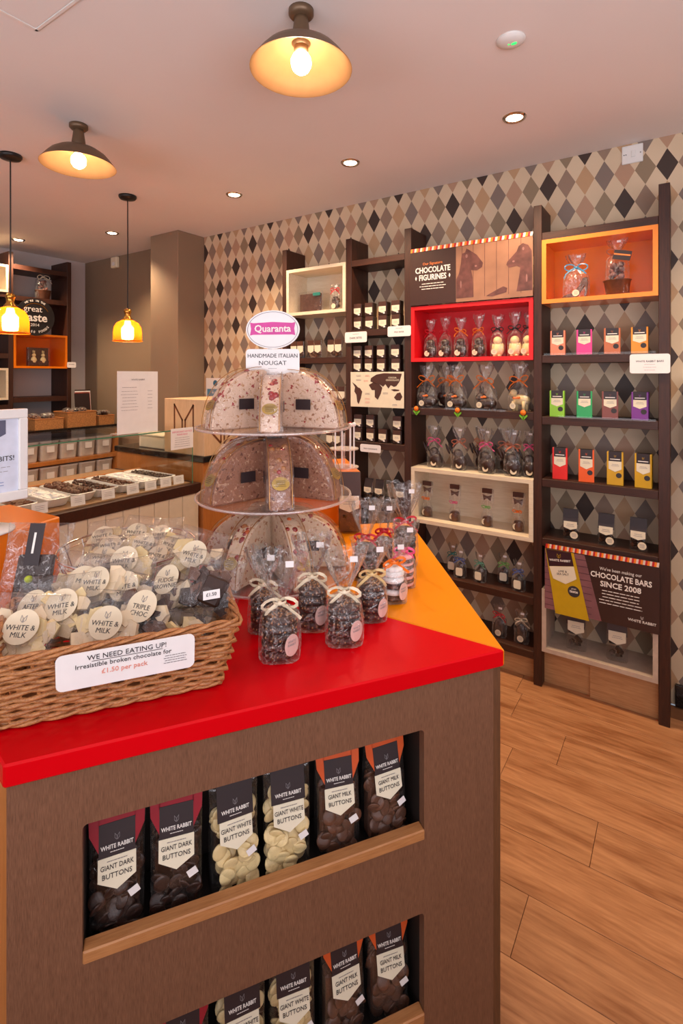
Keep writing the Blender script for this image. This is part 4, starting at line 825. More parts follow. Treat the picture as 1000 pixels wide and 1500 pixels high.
# menu sheet and notice on the case
t = thing('menu_sheet', 'tall white price list sheet standing on the glass case', 'sign', (-2.345, 1.62, 1.2035), PI/2)
obj('sheet', MB().box(-.118,.118,-.002,.0,0,.318), M_WHITE, t); obj('foot', MB().box(-.118,.118,0,.06,0,.003), M_ACRYE, t)
text('WHITE RABBIT', .012, M_INKL, t, (0,-.0025,.275)); obj('print_lines', lines(.1,1,.01,.002,4), M_INKL, t, (-.05,-.0023,.235)); obj('print_lines', lines(.1,7,.016,.0016,5), M_INKL, t, (-.05,-.0023,.215)); obj('print_lines', lines(.03,6,.018,.0016,6), M_INKL, t, (.07,-.0023,.215))
t = thing('counter_notice', 'small notice with pink heading taped at the glass case corner', 'sign', (XF-0.012, 1.865, 1.095), PI/2)
obj('paper', MB().box(-.075,.075,-.002,.0,0,.115), M_WHITE, t); text('IMPORTANT NOTICE', .014, mat('pink_ink',(222,120,150),.6), t, (0,-.0025,.095)); text('PLEASE READ', .012, mat('pink_ink',(222,120,150),.6), t, (0,-.0025,.08)); obj('print_lines', lines(.11,5,.012,.0018,9), M_INKL, t, (0,-.0023,.062))
# till cabinet
tc_ = thing('till_cabinet', 'warm oak till cabinet with black worktop behind the glass case', 'cabinet', (0,0,0))
obj('body', MB().box(-3.13,-2.285,2.0,YI,0.0005,0.998), M_CAB, tc_, bevel=0.002); obj('worktop', MB().box(-3.14,-2.272,1.99,YI,1.0,1.034), M_GRANITE, tc_, bevel=0.003)
ts = thing('till_screen_box', 'light oak box with carved rabbit ears mark on the black worktop', 'box', (-2.46, 2.005, 1.0345))
obj('shell', MB().box(-.178,.178,0,.5,0,.326), M_TILL, ts, bevel=0.002)
ears(ts, 0.135, mat('carved_line',(110,60,30),.6), (0,-.0005,.175), name='carved_mark'); ears(ts, 0.135, MATS['carved_line'], (.1785,.14,.165), (0,0,PI/2), name='carved_mark')
t = thing('storage_box', 'cream lidded box on the black worktop beside the oak till box', 'box', (-2.83, 2.12, 1.0345)); obj('body', MB().box(-.13,.13,-.07,.07,0,.075), M_CREAM, t, bevel=.006); obj('lid', MB().box(-.135,.135,-.075,.075,.075,.09), M_CREAM, t, bevel=.004)
t = thing('notice_leaflet', 'white leaflet with blue panel on the wallpaper above the oak till box', 'leaflet', (-3.04, YB-.0005, 1.28)); obj('paper', MB().box(-.105,.105,-.003,0,0,.20), M_WHITE, t); obj('blue_panel', MB().box(-.09,.09,-.004,-.0031,.02,.115), mat('blue_print',(90,140,170),.5), t)
obj('emblem', MB().plate(circ(.024,20,0,.16),.0005,-.0031), mat('emblem_blue',(60,110,140),.5), t); text('NOTICE', .022, M_INKW, t, (0,-.0044,.085))

# ------------------------------------------------------------------ the island
A, B_, Cc, D, P_, G1_, G2_ = (-.476,.721), (.327,1.027), (.257,1.928), (-.24,1.842), (-.40,1.60), (-.706,1.286), (-.800,1.020)
ZT = 0.95; TK = 0.034
def off_poly(poly, d):
    n = len(poly); out = []
    for i in range(n):
        a, b, c_ = Vector(poly[i-1]), Vector(poly[i]), Vector(poly[(i+1)%n]); e1 = (b-a).normalized(); e2 = (c_-b).normalized()
        n1 = Vector((-e1.y,e1.x)); n2 = Vector((-e2.y,e2.x)); k = (n1+n2); k = k/(1+n1.dot(n2)); out.append(tuple(b+k*d))
    return out
ip = [A,B_,Cc,D,P_,G1_,G2_]
island = thing('shop_island', 'oak veneer shop island with red and orange laminate top', 'counter', (0,0,0), TH)
q1 = (-.283,1.414)
# red wedge between the front edge and a line from the right corner, orange beyond it
def cross(p, d, a, b):
    d2 = (b[0]-a[0], b[1]-a[1]); den = d[0]*d2[1]-d[1]*d2[0]; t = ((a[0]-p[0])*d2[1]-(a[1]-p[1])*d2[0])/den; return (p[0]+d[0]*t, p[1]+d[1]*t)
hit = cross(B_, (-.846,.533), P_, G1_)
redp = [A, B_, hit, G1_, G2_]; orp = [B_, Cc, D, P_, hit]
me_b = .002
obj('red_top', MB().prism(redp, ZT-TK, ZT), M_RED, island, bevel=.003); obj('orange_top', MB().prism(orp, ZT-TK, ZT), M_ORANGE, island, bevel=.003)
u = Vector((B_[0]-A[0], B_[1]-A[1])); Lf = u.length; ang = math.atan2(u.y,u.x); u /= Lf; nn = Vector((-u.y,u.x))
def fr(s, o): return (A[0]+u.x*s+nn.x*o, A[1]+u.y*s+nn.y*o)
# front panel with two openings
cu = bpy.data.curves.new('front_panel','CURVE'); cu.dimensions = '2D'; cu.fill_mode = 'BOTH'; cu.extrude = .009
CUT = [(.099,.680,.622,.829),(.099,.680,.275,.482)]
def spl(pts):
    s = cu.splines.new('POLY'); s.points.add(len(pts)-1); s.use_cyclic_u = True
    for p, (x,y) in zip(s.points, pts): p.co = (x,y,0,1)
spl([(.002,0.002),(.850,0.002),(.850,ZT-TK-.0005),(.002,ZT-TK-.0005)])
for a,b,c_,d in CUT: spl(rrect(b-a,d-c_,.008,4,(a+b)/2,(c_+d)/2))
to = bpy.data.objects.new('tmp', cu); me = bpy.data.meshes.new_from_object(to); bpy.data.objects.remove(to)
me.materials.clear(); me.materials.append(wood('island_oak_veneer_front', (98,64,44), (128,88,64), 'Y', 0.5, 7.0, 0.75)); me.name = 'front_panel'
link('front_panel', me, island, (*fr(0,.017),0), (PI/2,0,ang))
bin_ = off_poly(ip, .012)
def seg_panel(name, a, b, m, z0=.002, z1=None, t=.016):
    z1 = z1 or ZT-TK-.0005; a, b = Vector(a), Vector(b); e = (b-a).normalized(); n_ = Vector((-e.y,e.x))*t
    return obj(name, MB().prism([tuple(a),tuple(b),tuple(b+n_),tuple(a+n_)], z0, z1), m, island)
seg_panel('side_panel', fr(.852,.004), bin_[2], wood('side_edge_brown', (84,52,30), (108,70,42), 'Z', 0.45, 4.0)); seg_panel('side_panel', bin_[2], bin_[3], M_CAB); seg_panel('side_panel', bin_[3], bin_[4], M_CAB)
seg_panel('side_panel', bin_[4], bin_[5], M_CAB); seg_panel('side_panel', bin_[6], fr(.004,.012), M_CAB)
ll = MB()
for a,b,c_,d in CUT:
    f = lambda s,o: fr(s,o)
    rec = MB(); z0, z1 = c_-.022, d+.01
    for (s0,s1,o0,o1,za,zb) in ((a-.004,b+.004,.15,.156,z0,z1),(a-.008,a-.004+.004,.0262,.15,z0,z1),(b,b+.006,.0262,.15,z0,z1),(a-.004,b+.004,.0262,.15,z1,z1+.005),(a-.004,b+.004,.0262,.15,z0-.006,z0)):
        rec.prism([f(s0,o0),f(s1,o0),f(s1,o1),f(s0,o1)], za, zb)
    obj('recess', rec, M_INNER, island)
    o = obj('shelf_lip', MB().box(a+.0005,b-.0005,.004,.027,c_+.0005,c_+.020), M_LEDGE, island, (*fr(0,0),0), (0,0,ang), bevel=.002)
rz_front = TH+ang
# raised orange blocks beside the island
def isl_thing(name, label, cat, lat, dep, z, rz=0, group=None): return thing(name, label, cat, isl(lat,dep,z), TH+rz, group)
blk = thing('orange_plinth', 'orange plinth at left edge carrying the framed sign', 'plinth', (0,0,0), TH)
obj('body', MB().prism([(-.802,1.018),(-.708,1.289),(-.914,1.413),(-1.16,1.14)], .001, 1.145), M_ORPAINT, blk, bevel=.003); obj('toe_kick', MB().prism([(-.81,1.06),(-.74,1.29),(-.91,1.39),(-1.1,1.16)], .0003, .0009), M_BLACK, blk)
blk = thing('orange_plinth', 'orange plinth behind the nougat stand carrying the small lolly stand', 'plinth', (0,0,0), TH)
obj('body', MB().prism([(-.235,1.852),(.070,1.9),(.02,2.19),(-.29,2.13)], .001, 1.145), M_ORPAINT, blk, bevel=.003); obj('toe_kick', MB().prism([(-.22,1.88),(.05,1.92),(.01,2.17),(-.27,2.12)], .0003, .0009), M_BLACK, blk)
# framed sign
t = thing('framed_sign', 'white framed sign on a round white foot on the left plinth', 'sign', (-1.318, 0.515, 1.1455), R(90))
obj('foot', MB().lathe([(.062,0),(.062,.004),(.05,.008),(.015,.011),(.011,.02),(.010,.06)], 32), M_PLAST, t, smooth=True)
fw, fh, z0 = .092, .215, .060
obj('frame', MB().box(-fw,fw,-.008,.008,z0,z0+.022).box(-fw,fw,-.008,.008,z0+fh-.022,z0+fh).box(-fw,-fw+.02,-.008,.008,z0+.022,z0+fh-.022).box(fw-.02,fw,-.008,.008,z0+.022,z0+fh-.022), M_PLAST, t, bevel=.002)
obj('insert', MB().box(-fw+.02,fw-.02,-.002,.004,z0+.022,z0+fh-.022), mat('pale_blue_paper',(214,220,236),.4), t)
obj('printed_shield', MB().plate([(-.05,z0+.155),(.0,z0+.135),(.045,z0+.158),(.045,z0+.19),(-.05,z0+.19)],.0006,-.0021), mat('slate_print',(92,94,116),.5), t)
text('WHITE RABBIT', .010, M_INKW, t, (-.002,-.003,z0+.172)); text('PREMIUM', .017, M_INK, t, (.026,-.0026,z0+.122), align='RIGHT'); text('BROKEN BITS!', .0165, M_INK, t, (.064,-.0026,z0+.100), align='RIGHT')
obj('print_lines', lines(.11,2,.01,.001,2), M_INKL, t, (0,-.0023,z0+.08)); obj('print_lines', lines(.1,2,.007,.0012,3), mat('blue_ink',(90,120,180),.6), t, (0,-.0023,z0+.045))

# giant button bags in the two openings
M_RT = mat('red_bag_top',(150,24,40),.35); M_OT = mat('orange_bag_top',(206,84,34),.35)
def button_mesh(m):
    return MB().lathe([(.0085,-.0022),(.0125,-.0012),(.0135,.0006),(.012,.0020),(.006,.0030)], 14).mesh('chocolate_button', m, True)
BM = {'dark':button_mesh(M_DARKC),'milk':button_mesh(M_MILKC),'white':button_mesh(M_WHITEC)}
def button_bag(s, o, z, kind, label, seed, tilt=0):
    x, y = fr(s, o); r = isl_thing('button_bag', label, 'bag of chocolate buttons', x, y, z, ang+tilt, 'giant button bags in the island front')
    rnd = random.Random(seed); w, h, lean = .082, .188, R(-5.5)
    rings = []
    for zz, a, d in ((0,.9,.048),(.006,.97,.055),(.06,1.0,.055),(.09,1.0,.0555),(.11,1.0,.0458),(.15,1.02,.026),(.18,1.05,.0115),(h,1.06,.006)):
        rings.append([(math.copysign(abs(math.cos(t))**.45,math.cos(t))*w/2*a*(1+rnd.uniform(-.015,.015)), math.copysign(abs(math.sin(t))**.5,math.sin(t))*d/2*(1+rnd.uniform(-.05,.05)), zz) for t in [2*PI*k/28 for k in range(28)]])
    obj('clear_film', MB().loft(rings,True,True), M_CELLOT, r, smooth=True)
    n = 70 if kind == 'white' else 40
    for k in range(n):
        zz = .010+(.135 if kind == 'white' else .115)*k/n; front = k % 3 != 0
        b = link('chocolate_button', BM[kind], r, (rnd.uniform(-.031,.031), (rnd.uniform(-.021,-.014) if front and zz < .088 else rnd.uniform(-.004,.010)), zz), (PI/2+rnd.uniform(-.7,.7), rnd.uniform(-.7,.7), rnd.uniform(-.3,.3)))
    if kind != 'white':
        obj('dark_fill', MB().box(-.034,.034,-.008,.018,.006,.125), M_DARKC if kind == 'dark' else M_MILKC, r, bevel=.004)
    fy = lambda zz: -(.0285-max(0,zz-.09)*.245) if zz > .09 else -.0285
    def patch(name, pts, m, e=0):
        vs = [(px, fy(pz)-.0006-e, pz) for px, pz in pts]; cx = sum(v[0] for v in vs)/len(vs)
        mb = MB(); mb.add(vs+[(v[0],v[1]+.0005,v[2]) for v in vs], [tuple(range(len(vs))), tuple(range(2*len(vs)-1,len(vs)-1,-1))]+[(i,len(vs)+i,len(vs)+(i+1)%len(vs),(i+1)%len(vs)) for i in range(len(vs))]); return obj(name, mb, m, r)
    la = R(-13.8)
    if kind != 'white':
        mt = M_RT if kind == 'dark' else M_OT
        patch('coloured_corner', [(-.042,.188),(-.041,.168),(-.026,.140),(-.026,.189)], mt, .001); patch('coloured_corner', [(.042,.188),(.026,.189),(.026,.140),(.041,.168)], mt, .001)
        patch('coloured_band', [(-.028,.176),(.028,.176),(.028,.189),(-.028,.189)], mt, .001); top = .180
    else: top = .189
    hw = .027 if kind != 'white' else .031
    patch('black_header', [(-hw,.135),(hw,.135),(hw,top),(-hw,top)], M_DKLAB, .0016)
    patch('shield_label', [(-.028,.104),(0,.090),(.028,.104),(.028,.1345),(-.028,.1345)], M_CREAM, .0016)
    text('WHITE RABBIT', .0082, M_INKW, r, (0,fy(.148)-.0032,.148), (PI/2+la,0,0), bold=.02, sx=.88); ears(r, .0055, M_INKL, (0,fy(.160)-.0032,.160), (la,0,0))
    obj('print_lines', lines(.026,1,.003,.0009,1), M_INKW, r, (0,fy(.141)-.0032,.141), (la,0,0))
    text('GIANT %s' % kind.upper(), .0096, M_INK, r, (0,fy(.1215)-.0032,.1215), (PI/2+la,0,0), sx=.85); text('BUTTONS', .0098, M_INK, r, (0,fy(.110)-.0032,.110), (PI/2+la,0,0)); obj('print_lines', lines(.03,1,.003,.0009,2), M_INKL, r, (0,fy(.129)-.0032,.129), (la,0,0))
    obj('price_sticker', MB().plate([(-.008,-.006),(.008,-.006),(.008,.006),(-.008,.006)],.0006), M_WHITE, r, (.025,-.0295,.078), (0,R(-25),0))
KN = ['dark','dark','white','white','milk','milk']
for i, (s, kd) in enumerate(zip((.144,.236,.331,.427,.525,.622), KN)):
    lab = '%s chocolate giant buttons bag, %s one, in the upper opening' % (kd, ('left','right')[i % 2]); button_bag(s, .068, .6005, kd, lab, 100+i, R([2,-3,4,-2,-5,3][i]))
for i, (s, kd) in enumerate(zip((.246,.344,.437,.535,.629), ['dark','white','white','milk','milk'])):
    lab = '%s chocolate giant buttons bag, %s one, in the lower opening' % (kd, ['only','left','right','left','right'][i]); button_bag(s, .068, .2535, kd, lab, 120+i, R([-3,2,-2,3,-3][i]))

# ------------------------------------------------------------------ nougat stand
SL, SD = -.190, 1.450
st = isl_thing('nougat_stand', 'three tier clear acrylic stand of nougat slices on the island', 'display stand', SL, SD, ZT+.0005)
TR = .215; TZ = [.008, .212, .403]
for i, z in enumerate(TZ):
    o = obj('tray', MB().lathe([(.02,z),(TR,z),(TR+.001,z+.004),(.02,z+.004)], 64, cap=False), M_ACRY, st, smooth=False)
    obj('tray_edge', MB().tube([(TR*math.cos(a*PI/36),TR*math.sin(a*PI/36),z+.003) for a in range(72)],.0035,6,True), M_ACRYE, o, smooth=True)
pm = MB()
for a in range(4): pm.box(-.001,.025,-.002,.002,.0,.585, Matrix.Rotation(R(20+90*a),4,'Z'))
obj('pole', pm, M_ACRYE, st); obj('pole_tube', MB().lathe([(.022,0),(.022,.56)], 24, cap=False), M_ACRY, st, smooth=True)
for a in range(3): obj('foot', MB().lathe([(.012,-.0003),(.012,.008)], 12), M_ACRYE, st, (.16*math.cos(a*2.1),.16*math.sin(a*2.1),0))
# signs on top of the stand
t = isl_thing('oval_brand_sign', 'oval white sign with pink name band above the nougat stand', 'sign', SL, SD-.03, 1.575, R(-7))
obj('board', MB().plate(circ(.076,40,0,.052,.7),.004), M_WHITE, t)
obj('border_line', MB().tube([(.071*math.cos(a*PI/24),-.0046,.052+.049*math.sin(a*PI/24)) for a in range(48)],.0008,4,True), M_INKL, t)
obj('pink_band', MB().plate([(-.064,.036),(-.055,.038),(.055,.038),(.064,.036),(.061,.054),(.064,.072),(.055,.070),(0,.073),(-.055,.070),(-.064,.072),(-.061,.054)],.0006,-.0041), mat('pink_band',(206,70,150),.5), t); text('Quaranta', .027, M_INKW, t, (0,-.005,.054), bold=.02)
t = isl_thing('nougat_sign', 'white rounded nougat sign below the oval sign', 'sign', SL, SD-.034, 1.505, R(-5))
obj('board', MB().plate(rrect(.150,.068,.010,4,0,.034),.003), M_WHITE, t); text('HANDMADE ITALIAN', .0155, M_INK, t, (0,-.0036,.049), sx=.95); text('NOUGAT', .0165, M_INK, t, (0,-.0036,.029), sx=1.1); obj('print_lines', lines(.03,1,.004,.001), M_INKL, t, (0,-.0034,.014))
obj('sign_stem', MB().box(-.012,.012,.001,.004,-.035,.0), M_ACRYE, t)
def slice_(az, tier, R1, H1, thick, nm, label, flip, seed):
    """a standing quarter-round nougat slice with its outer curved face; az = direction from the pole"""
    rnd = random.Random(seed); rz = az
    r = thing('nougat_slice', label, 'nougat slice', isl(SL,SD,ZT+.0005+TZ[tier]+.0047), TH+az, 'wrapped nougat slices on the stand')
    r0 = .036; n = 12
    prof = [(r0,0.0),(R1,0.0)]+[(r0+(R1-r0)*math.cos(a)**.8, H1*math.sin(a)) for a in [PI/2*k/n for k in range(1,n)]]+[(r0+.012,H1),(r0,H1*.97)]
    def solid(e, th):
        pts = [(x+(e if x > r0+.001 else -e*.4), z+(e*.8 if z > 0 else -0.0)) for x, z in prof]; m_ = len(pts)
        vs = [(x,-th/2,max(z,0.0003)) for x,z in pts]+[(x,th/2,max(z,0.0003)) for x,z in pts]
        return MB().add(vs, [tuple(range(m_)), tuple(range(2*m_-1,m_-1,-1))]+[(i,m_+i,m_+(i+1)%m_,(i+1)%m_) for i in range(m_)])
    obj('nougat', solid(0, thick), nm, r, bevel=.003)
    # wrapping with gathered folds
    mb = MB(); rings = []
    m_ = len(prof)
    for j, yy in enumerate((-thick/2-.006,-thick/4,thick/4,thick/2+.006)):
        e = .003 if j in (0,3) else .007
        rings.append([(x+(e if x > r0+.001 else 0)+rnd.uniform(-.002,.002), yy+rnd.uniform(-.002,.002), max(.0004,z+(e if z > .001 else 0)+rnd.uniform(-.002,.002))) for x,z in prof])
    mb.loft(rings, True, True); obj('cellophane', mb, M_CELLOT, r)
    for s in (-1, 1): obj('gold_trim', MB().tube([(x+.0075*(x > r0+.001), s*(thick/2+.001), z+.0075) for x, z in prof[1:-1]], .0011, 4), mat('gold_trim', (176,126,70), .3, metal=.5), r)  # gold strips on the wrap; golden highlights along its arcs built as tubes
    # fruit on the curved face
    ch = MB(); cn = MB(); nt_ = MB()
    for k in range(9):
        a = rnd.uniform(.35,1.35); x = r0+(R1-r0)*math.cos(a)**.8; z = H1*math.sin(a); t_ = ch if k % 3 == 0 or tier == 0 and k % 2 else (cn if tier == 2 or k % 3 == 1 and tier == 0 else nt_)
        t_.ball((x-.003, rnd.uniform(-thick*.35,thick*.35), z-.003), rnd.uniform(.006,.010), 8, 6)
    if ch.v: obj('cherries', ch, M_CHERRY, r, smooth=True)
    if cn.v: obj('candied_fruit', cn, M_CANDIED if tier == 0 else M_CHERRY, r, smooth=True)
    if nt_.v: obj('nuts', nt_, M_NUT, r, smooth=True)
    # gold oval label on the curved face, low; dark label on a flat side
    a = .42; x = r0+(R1-r0)*math.cos(a)**.8+.006; z = H1*math.sin(a)
    obj('gold_label', MB().plate(circ(min(.022,thick*.42),18,0,0,.8),.0012), M_GOLD, r, (x,0,z), (R(-32),0,PI/2))
    obj('gold_label_print', lines(.026,4,.0045,.0009,seed), M_INK, r, (x+.0012,0,z+.007), (R(-32),0,PI/2))
    for s in (-1, 1): obj('dark_label', MB().plate([(-.022,-.014),(.022,-.014),(.022,.014),(-.022,.014)],.0008), M_DKLAB, r, (r0+(R1-r0)*.42, s*(thick/2+.0078), H1*.42), (0,0,0) if s < 0 else (0,0,PI))
    return r
TN = ['bottom','middle','top']
DIRN = {0:'facing the camera', 1:'front right', 2:'back right', 3:'at the rear', 4:'back left', 5:'front left'}
for tier, (H1, off0) in enumerate([(.165,-62),(.168,-78),(.158,-86)]):
    for k in range(6):
        azd = off0+60*k+[0,5,-4,3,-6,4][(k+tier)%6]*(k > 0); th_ = [.048,.054,.046][tier]
        slice_(R(azd), tier, .205-.006*((k*7+tier)%3), H1-.007*((k*5+tier)%3), th_, M_NOUG[(2,1,0)[tier]], 'wrapped nougat slice on the %s tier, %s' % (TN[tier], ['towards the camera','on the front right','on the back right','at the rear','on the back left','on the front left'][k]), 0, tier*10+k)

# small lolly stand on the right plinth
t = isl_thing('lolly_stand', 'small clear two tier stand of sticks behind the nougat stand', 'display stand', .01, 1.98, 1.1455)
for z in (.0, .07): obj('tray', MB().lathe([(.005,z),(.056,z),(.056,z+.004),(.005,z+.004)], 32), M_ACRYE, t)
obj('pole', MB().tube([(0,0,0),(0,0,.13)],.004,8), M_ACRYE, t)
for k in range(7):
    a = k*.9; obj('lolly_stick', MB().tube([(.038*math.cos(a),.038*math.sin(a),.004),(.038*math.cos(a),.038*math.sin(a),.16)],.003,6), M_WHITE, t); obj('lolly_head', MB().ball((.038*math.cos(a),.038*math.sin(a),.165),.009,8,6), [M_WHITE,M_CHERRY,M_WHITEC][k%3], t, smooth=True)

# ------------------------------------------------------------------ cookie bags on the island
def cookie_bag(lat, dep, label, w, hb, ht, ribbon, seed, kind='cookie', rz=0, hn=None, sticker='pink', n=5, tails=True):
    r = isl_thing('cookie_bag', label, 'bag of cookies', lat, dep, ZT+.0005, rz, 'ribboned bags on the island')
    hc = hb/n; rad = w*.45; rnd = random.Random(seed)
    for k in range(n):
        if kind == 'cupcake':
            m = [mat('pink_sponge',(226,160,150),.6), M_MILKC][k % 2]
        elif kind == 'mallow': m = [M_COOKIE, M_WHITE][k % 2 == 1 or k == n-1]
        elif kind == 'tower': m = M_DARKC if seed % 2 else M_COOKIE
        else: m = M_COOKIE
        obj('cookie', MB().lathe([(rad*.7,0),(rad*.97,hc*.15),(rad*1.0,hc*.5),(rad*.95,hc*.82),(rad*.55,hc*.98)], 22), m, r, (rnd.uniform(-.001,.001),rnd.uniform(-.001,.001),.003+k*hc), smooth=True)
    if kind == 'cookie':
        bd_ = MB()
        for k in range(n):
            for q in range(16):
                a = 2*PI*q/16+rnd.uniform(-.1,.1); bd_.ball((rad*.98*math.cos(a),rad*.98*math.sin(a),.003+k*hc+hc*rnd.uniform(.3,.7)),.0021,5,4)
        for q in range(40):
            a = rnd.uniform(0,6.28); q_ = rad*math.sqrt(rnd.random())*.8; bd_.ball((q_*math.cos(a),q_*math.sin(a),.003+hb),.0023,5,4)
        obj('sugar_beads', bd_, mat('sugar_bead',(158,112,74),.35,vary=.3,nscale=300), r, kind='stuff')
    if kind == 'mallow' or kind == 'cupcake':
        mb = MB()
        for q in range(9): a = q*.7; mb.ball((rad*.5*math.cos(a),rad*.5*math.sin(a),hb+.006),.012,8,6,(1,1,.6))
        obj('topping', mb, M_WHITE if kind == 'mallow' else mat('pink_sugar',(236,170,170),.5), r, smooth=True)
    hn = hn or hb+.022
    cello(r, w*1.04, w*1.02, hb*.98, hn, ht+.03, seed, top=1.15)
    bow(r, RB[ribbon], w*.42, hn, seed=seed, w=.006, tails=tails)
    if sticker: 
        s_ = obj('sticker', MB().plate(circ(.0165,22,0,0,1.25),.0008), M_PINKST, r, (w*.30,-w*.44,hb*.42), (0,0,R(38))); text('WHITE\nRABBIT', .0062, M_INKL, s_, (0,-.001,.004))
    obj('price_sticker', MB().plate([(-.008,-.006),(.008,-.006),(.008,.006),(-.008,.006)],.0006), M_WHITE, r, (w*.25,-w*.2-.002,ht+.008))
cookie_bag(-.122,1.010,'nearest bag of beaded cookies with cream bow, on the red top',.078,.082,.175,'cream',201,rz=R(6))
cookie_bag(-.168,1.115,'cookie bag half hidden behind the nearest cookie bag',.066,.075,.15,'cream',202)
cookie_bag(-.064,1.125,'tall cookie bag with hanging cream ribbon, left of centre on red',.070,.088,.175,'cream',203,tails=True)
cookie_bag(.005,1.066,'cookie bag with long cream bow, front right on red',.076,.080,.165,'cream',204,rz=R(4))
cookie_bag(.068,1.165,'cookie bag with straw ribbon and oval sticker, by the colour joint',.066,.078,.15,'straw',205,rz=R(8))
cookie_bag(.127,1.255,'bag of marshmallow topped cookies with orange ribbon',.060,.072,.125,'orange',206,'mallow',rz=R(8))
cookie_bag(.163,1.345,'pink layered cake bag with pink bow on the orange top',.060,.070,.14,'pink',207,'cupcake',sticker=None,n=8)
cookie_bag(.065,1.395,'tall dark chocolate bag with red bow, left of the pink cake bag',.068,.088,.185,'red',209,'tower',sticker=None)
cookie_bag(.120,1.445,'clear bag with red ribbon between the two tall red ribboned bags',.056,.09,.17,'red',210,'tower',sticker=None)
cookie_bag(.185,1.505,'bag of dark rounds with red bow at the orange top far side',.074,.10,.205,'red',211,'tower',sticker=None)
r_ = pouch((*isl(.027,1.80)[:2], ZT+.0005), TH, 'tall gusset bag with cream label standing before the right plinth', .085, .21, M_BRLAB, M_DARKC, False)
obj('bottom_fill', MB().box(-.037,.037,-.02,.02,.004,.09), M_MILKC, r_, bevel=.004)

# ------------------------------------------------------------------ wicker basket
ub = Vector((.934,.357)); nb = Vector((-.357,.934)); b0 = Vector((-.525,.793)); ab = math.atan2(ub.y,ub.x)
WB, DB, HB, FL = .331, .178, .118, .028
wk = isl_thing('wicker_basket', 'rectangular wicker basket of chocolate packs on the red top', 'basket', b0.x, b0.y, ZT+.0008, ab)
def rect_pt(s, e, z):     # s in 0..1 around the basket, e = outward offset
    w, d = WB+2*e, DB+2*e; per = 2*(w+d); q = (s % 1)*per; x0, y0 = -e, -e; r = .012
    if q < w: return (x0+q, y0, z)
    q -= w
    if q < d: return (x0+w, y0+q, z)
    q -= d
    if q < w: return (x0+w-q, y0+d, z)
    q -= w
    return (x0, y0+d-q, z)
NS = 44
weave = MB()
for row in range(13):
    z = .008+row*.0083; e = FL*(z/HB); pts = []
    for k in range(NS*2):
        s = k/(NS*2); ph = ((k//2+row) % 2)*2-1; wob = .0036*ph*(1 if k % 2 == 0 else 0.2)
        x, y, _ = rect_pt(s, e+wob, z); pts.append((x, y, z+.0012*math.sin(k*.35+row*2)+.0018*math.sin(k*.11+row)))
    weave.tube(pts, .0042, 5, True)
obj('woven_strands', weave, M_WICKER, wk, kind='stuff', smooth=True)
for k in range(NS):
    s = (k+.5)/NS; a = rect_pt(s,-.0005,.002); b = rect_pt(s,FL-.001,HB-.004)
    obj('stake', MB().tube([a,((a[0]+b[0])/2,(a[1]+b[1])/2,HB/2),b],.0026,5), M_WICKER, wk)
for j in range(3):
    pts = []
    for k in range(120):
        s = k/120; ph = k*.55+j*2.1; x,y,z = rect_pt(s, FL+.0045*math.cos(ph), HB+.0042*math.sin(ph)); pts.append((x,y,z+.001))
    obj('rim_strand', MB().tube(pts,.0036,6,True), M_WICKER, wk, smooth=True)
for j in range(2):
    pts = []
    for k in range(120):
        s = k/120; ph = k*.6+j*PI; x,y,z = rect_pt(s, .002+.0035*math.cos(ph), .0055+.002*math.sin(ph)); pts.append((x,y,z))
    obj('base_strand', MB().tube(pts,.0034,6,True), M_WICKER, wk, smooth=True)
obj('base', MB().box(.002,WB-.002,.002,DB-.002,.0,.006), M_WICKIN, wk)
crd = isl_thing('basket_card', 'rounded white card on the wicker basket front about broken chocolate', 'sign', *(b0+ub*.181-nb*.036), 1.012, ab)
obj('card', MB().plate(rrect(.205,.060,.010,4,0,.03),.0015), M_WHITE, crd, rot=(R(8),0,0))
for tx, sz, x, z, m, bo in (('WE NEED EATING UP!',.0118,0,.0485,M_INK,.0),('Irresistible broken chocolate for',.0108,-.005,.036,M_INK,0),('£1.50 per pack',.0112,-.005,.0225,M_INKS,.01)): text(tx, sz, m, crd, (x,-.0022+.0-(z*math.sin(R(8)))+.0*z,z), (PI/2+R(8),0,0), bold=bo)
obj('underline', MB().plate([(-.052,0),(.052,0),(.052,.0007),(-.052,.0007)],.0003), M_INK, crd, (0,-.0085,.0425), (R(8),0,0)); obj('print_lines', lines(.04,4,.0042,.001,8), M_INKL, crd, (.072,-.0062,.028), (R(8),0,0))

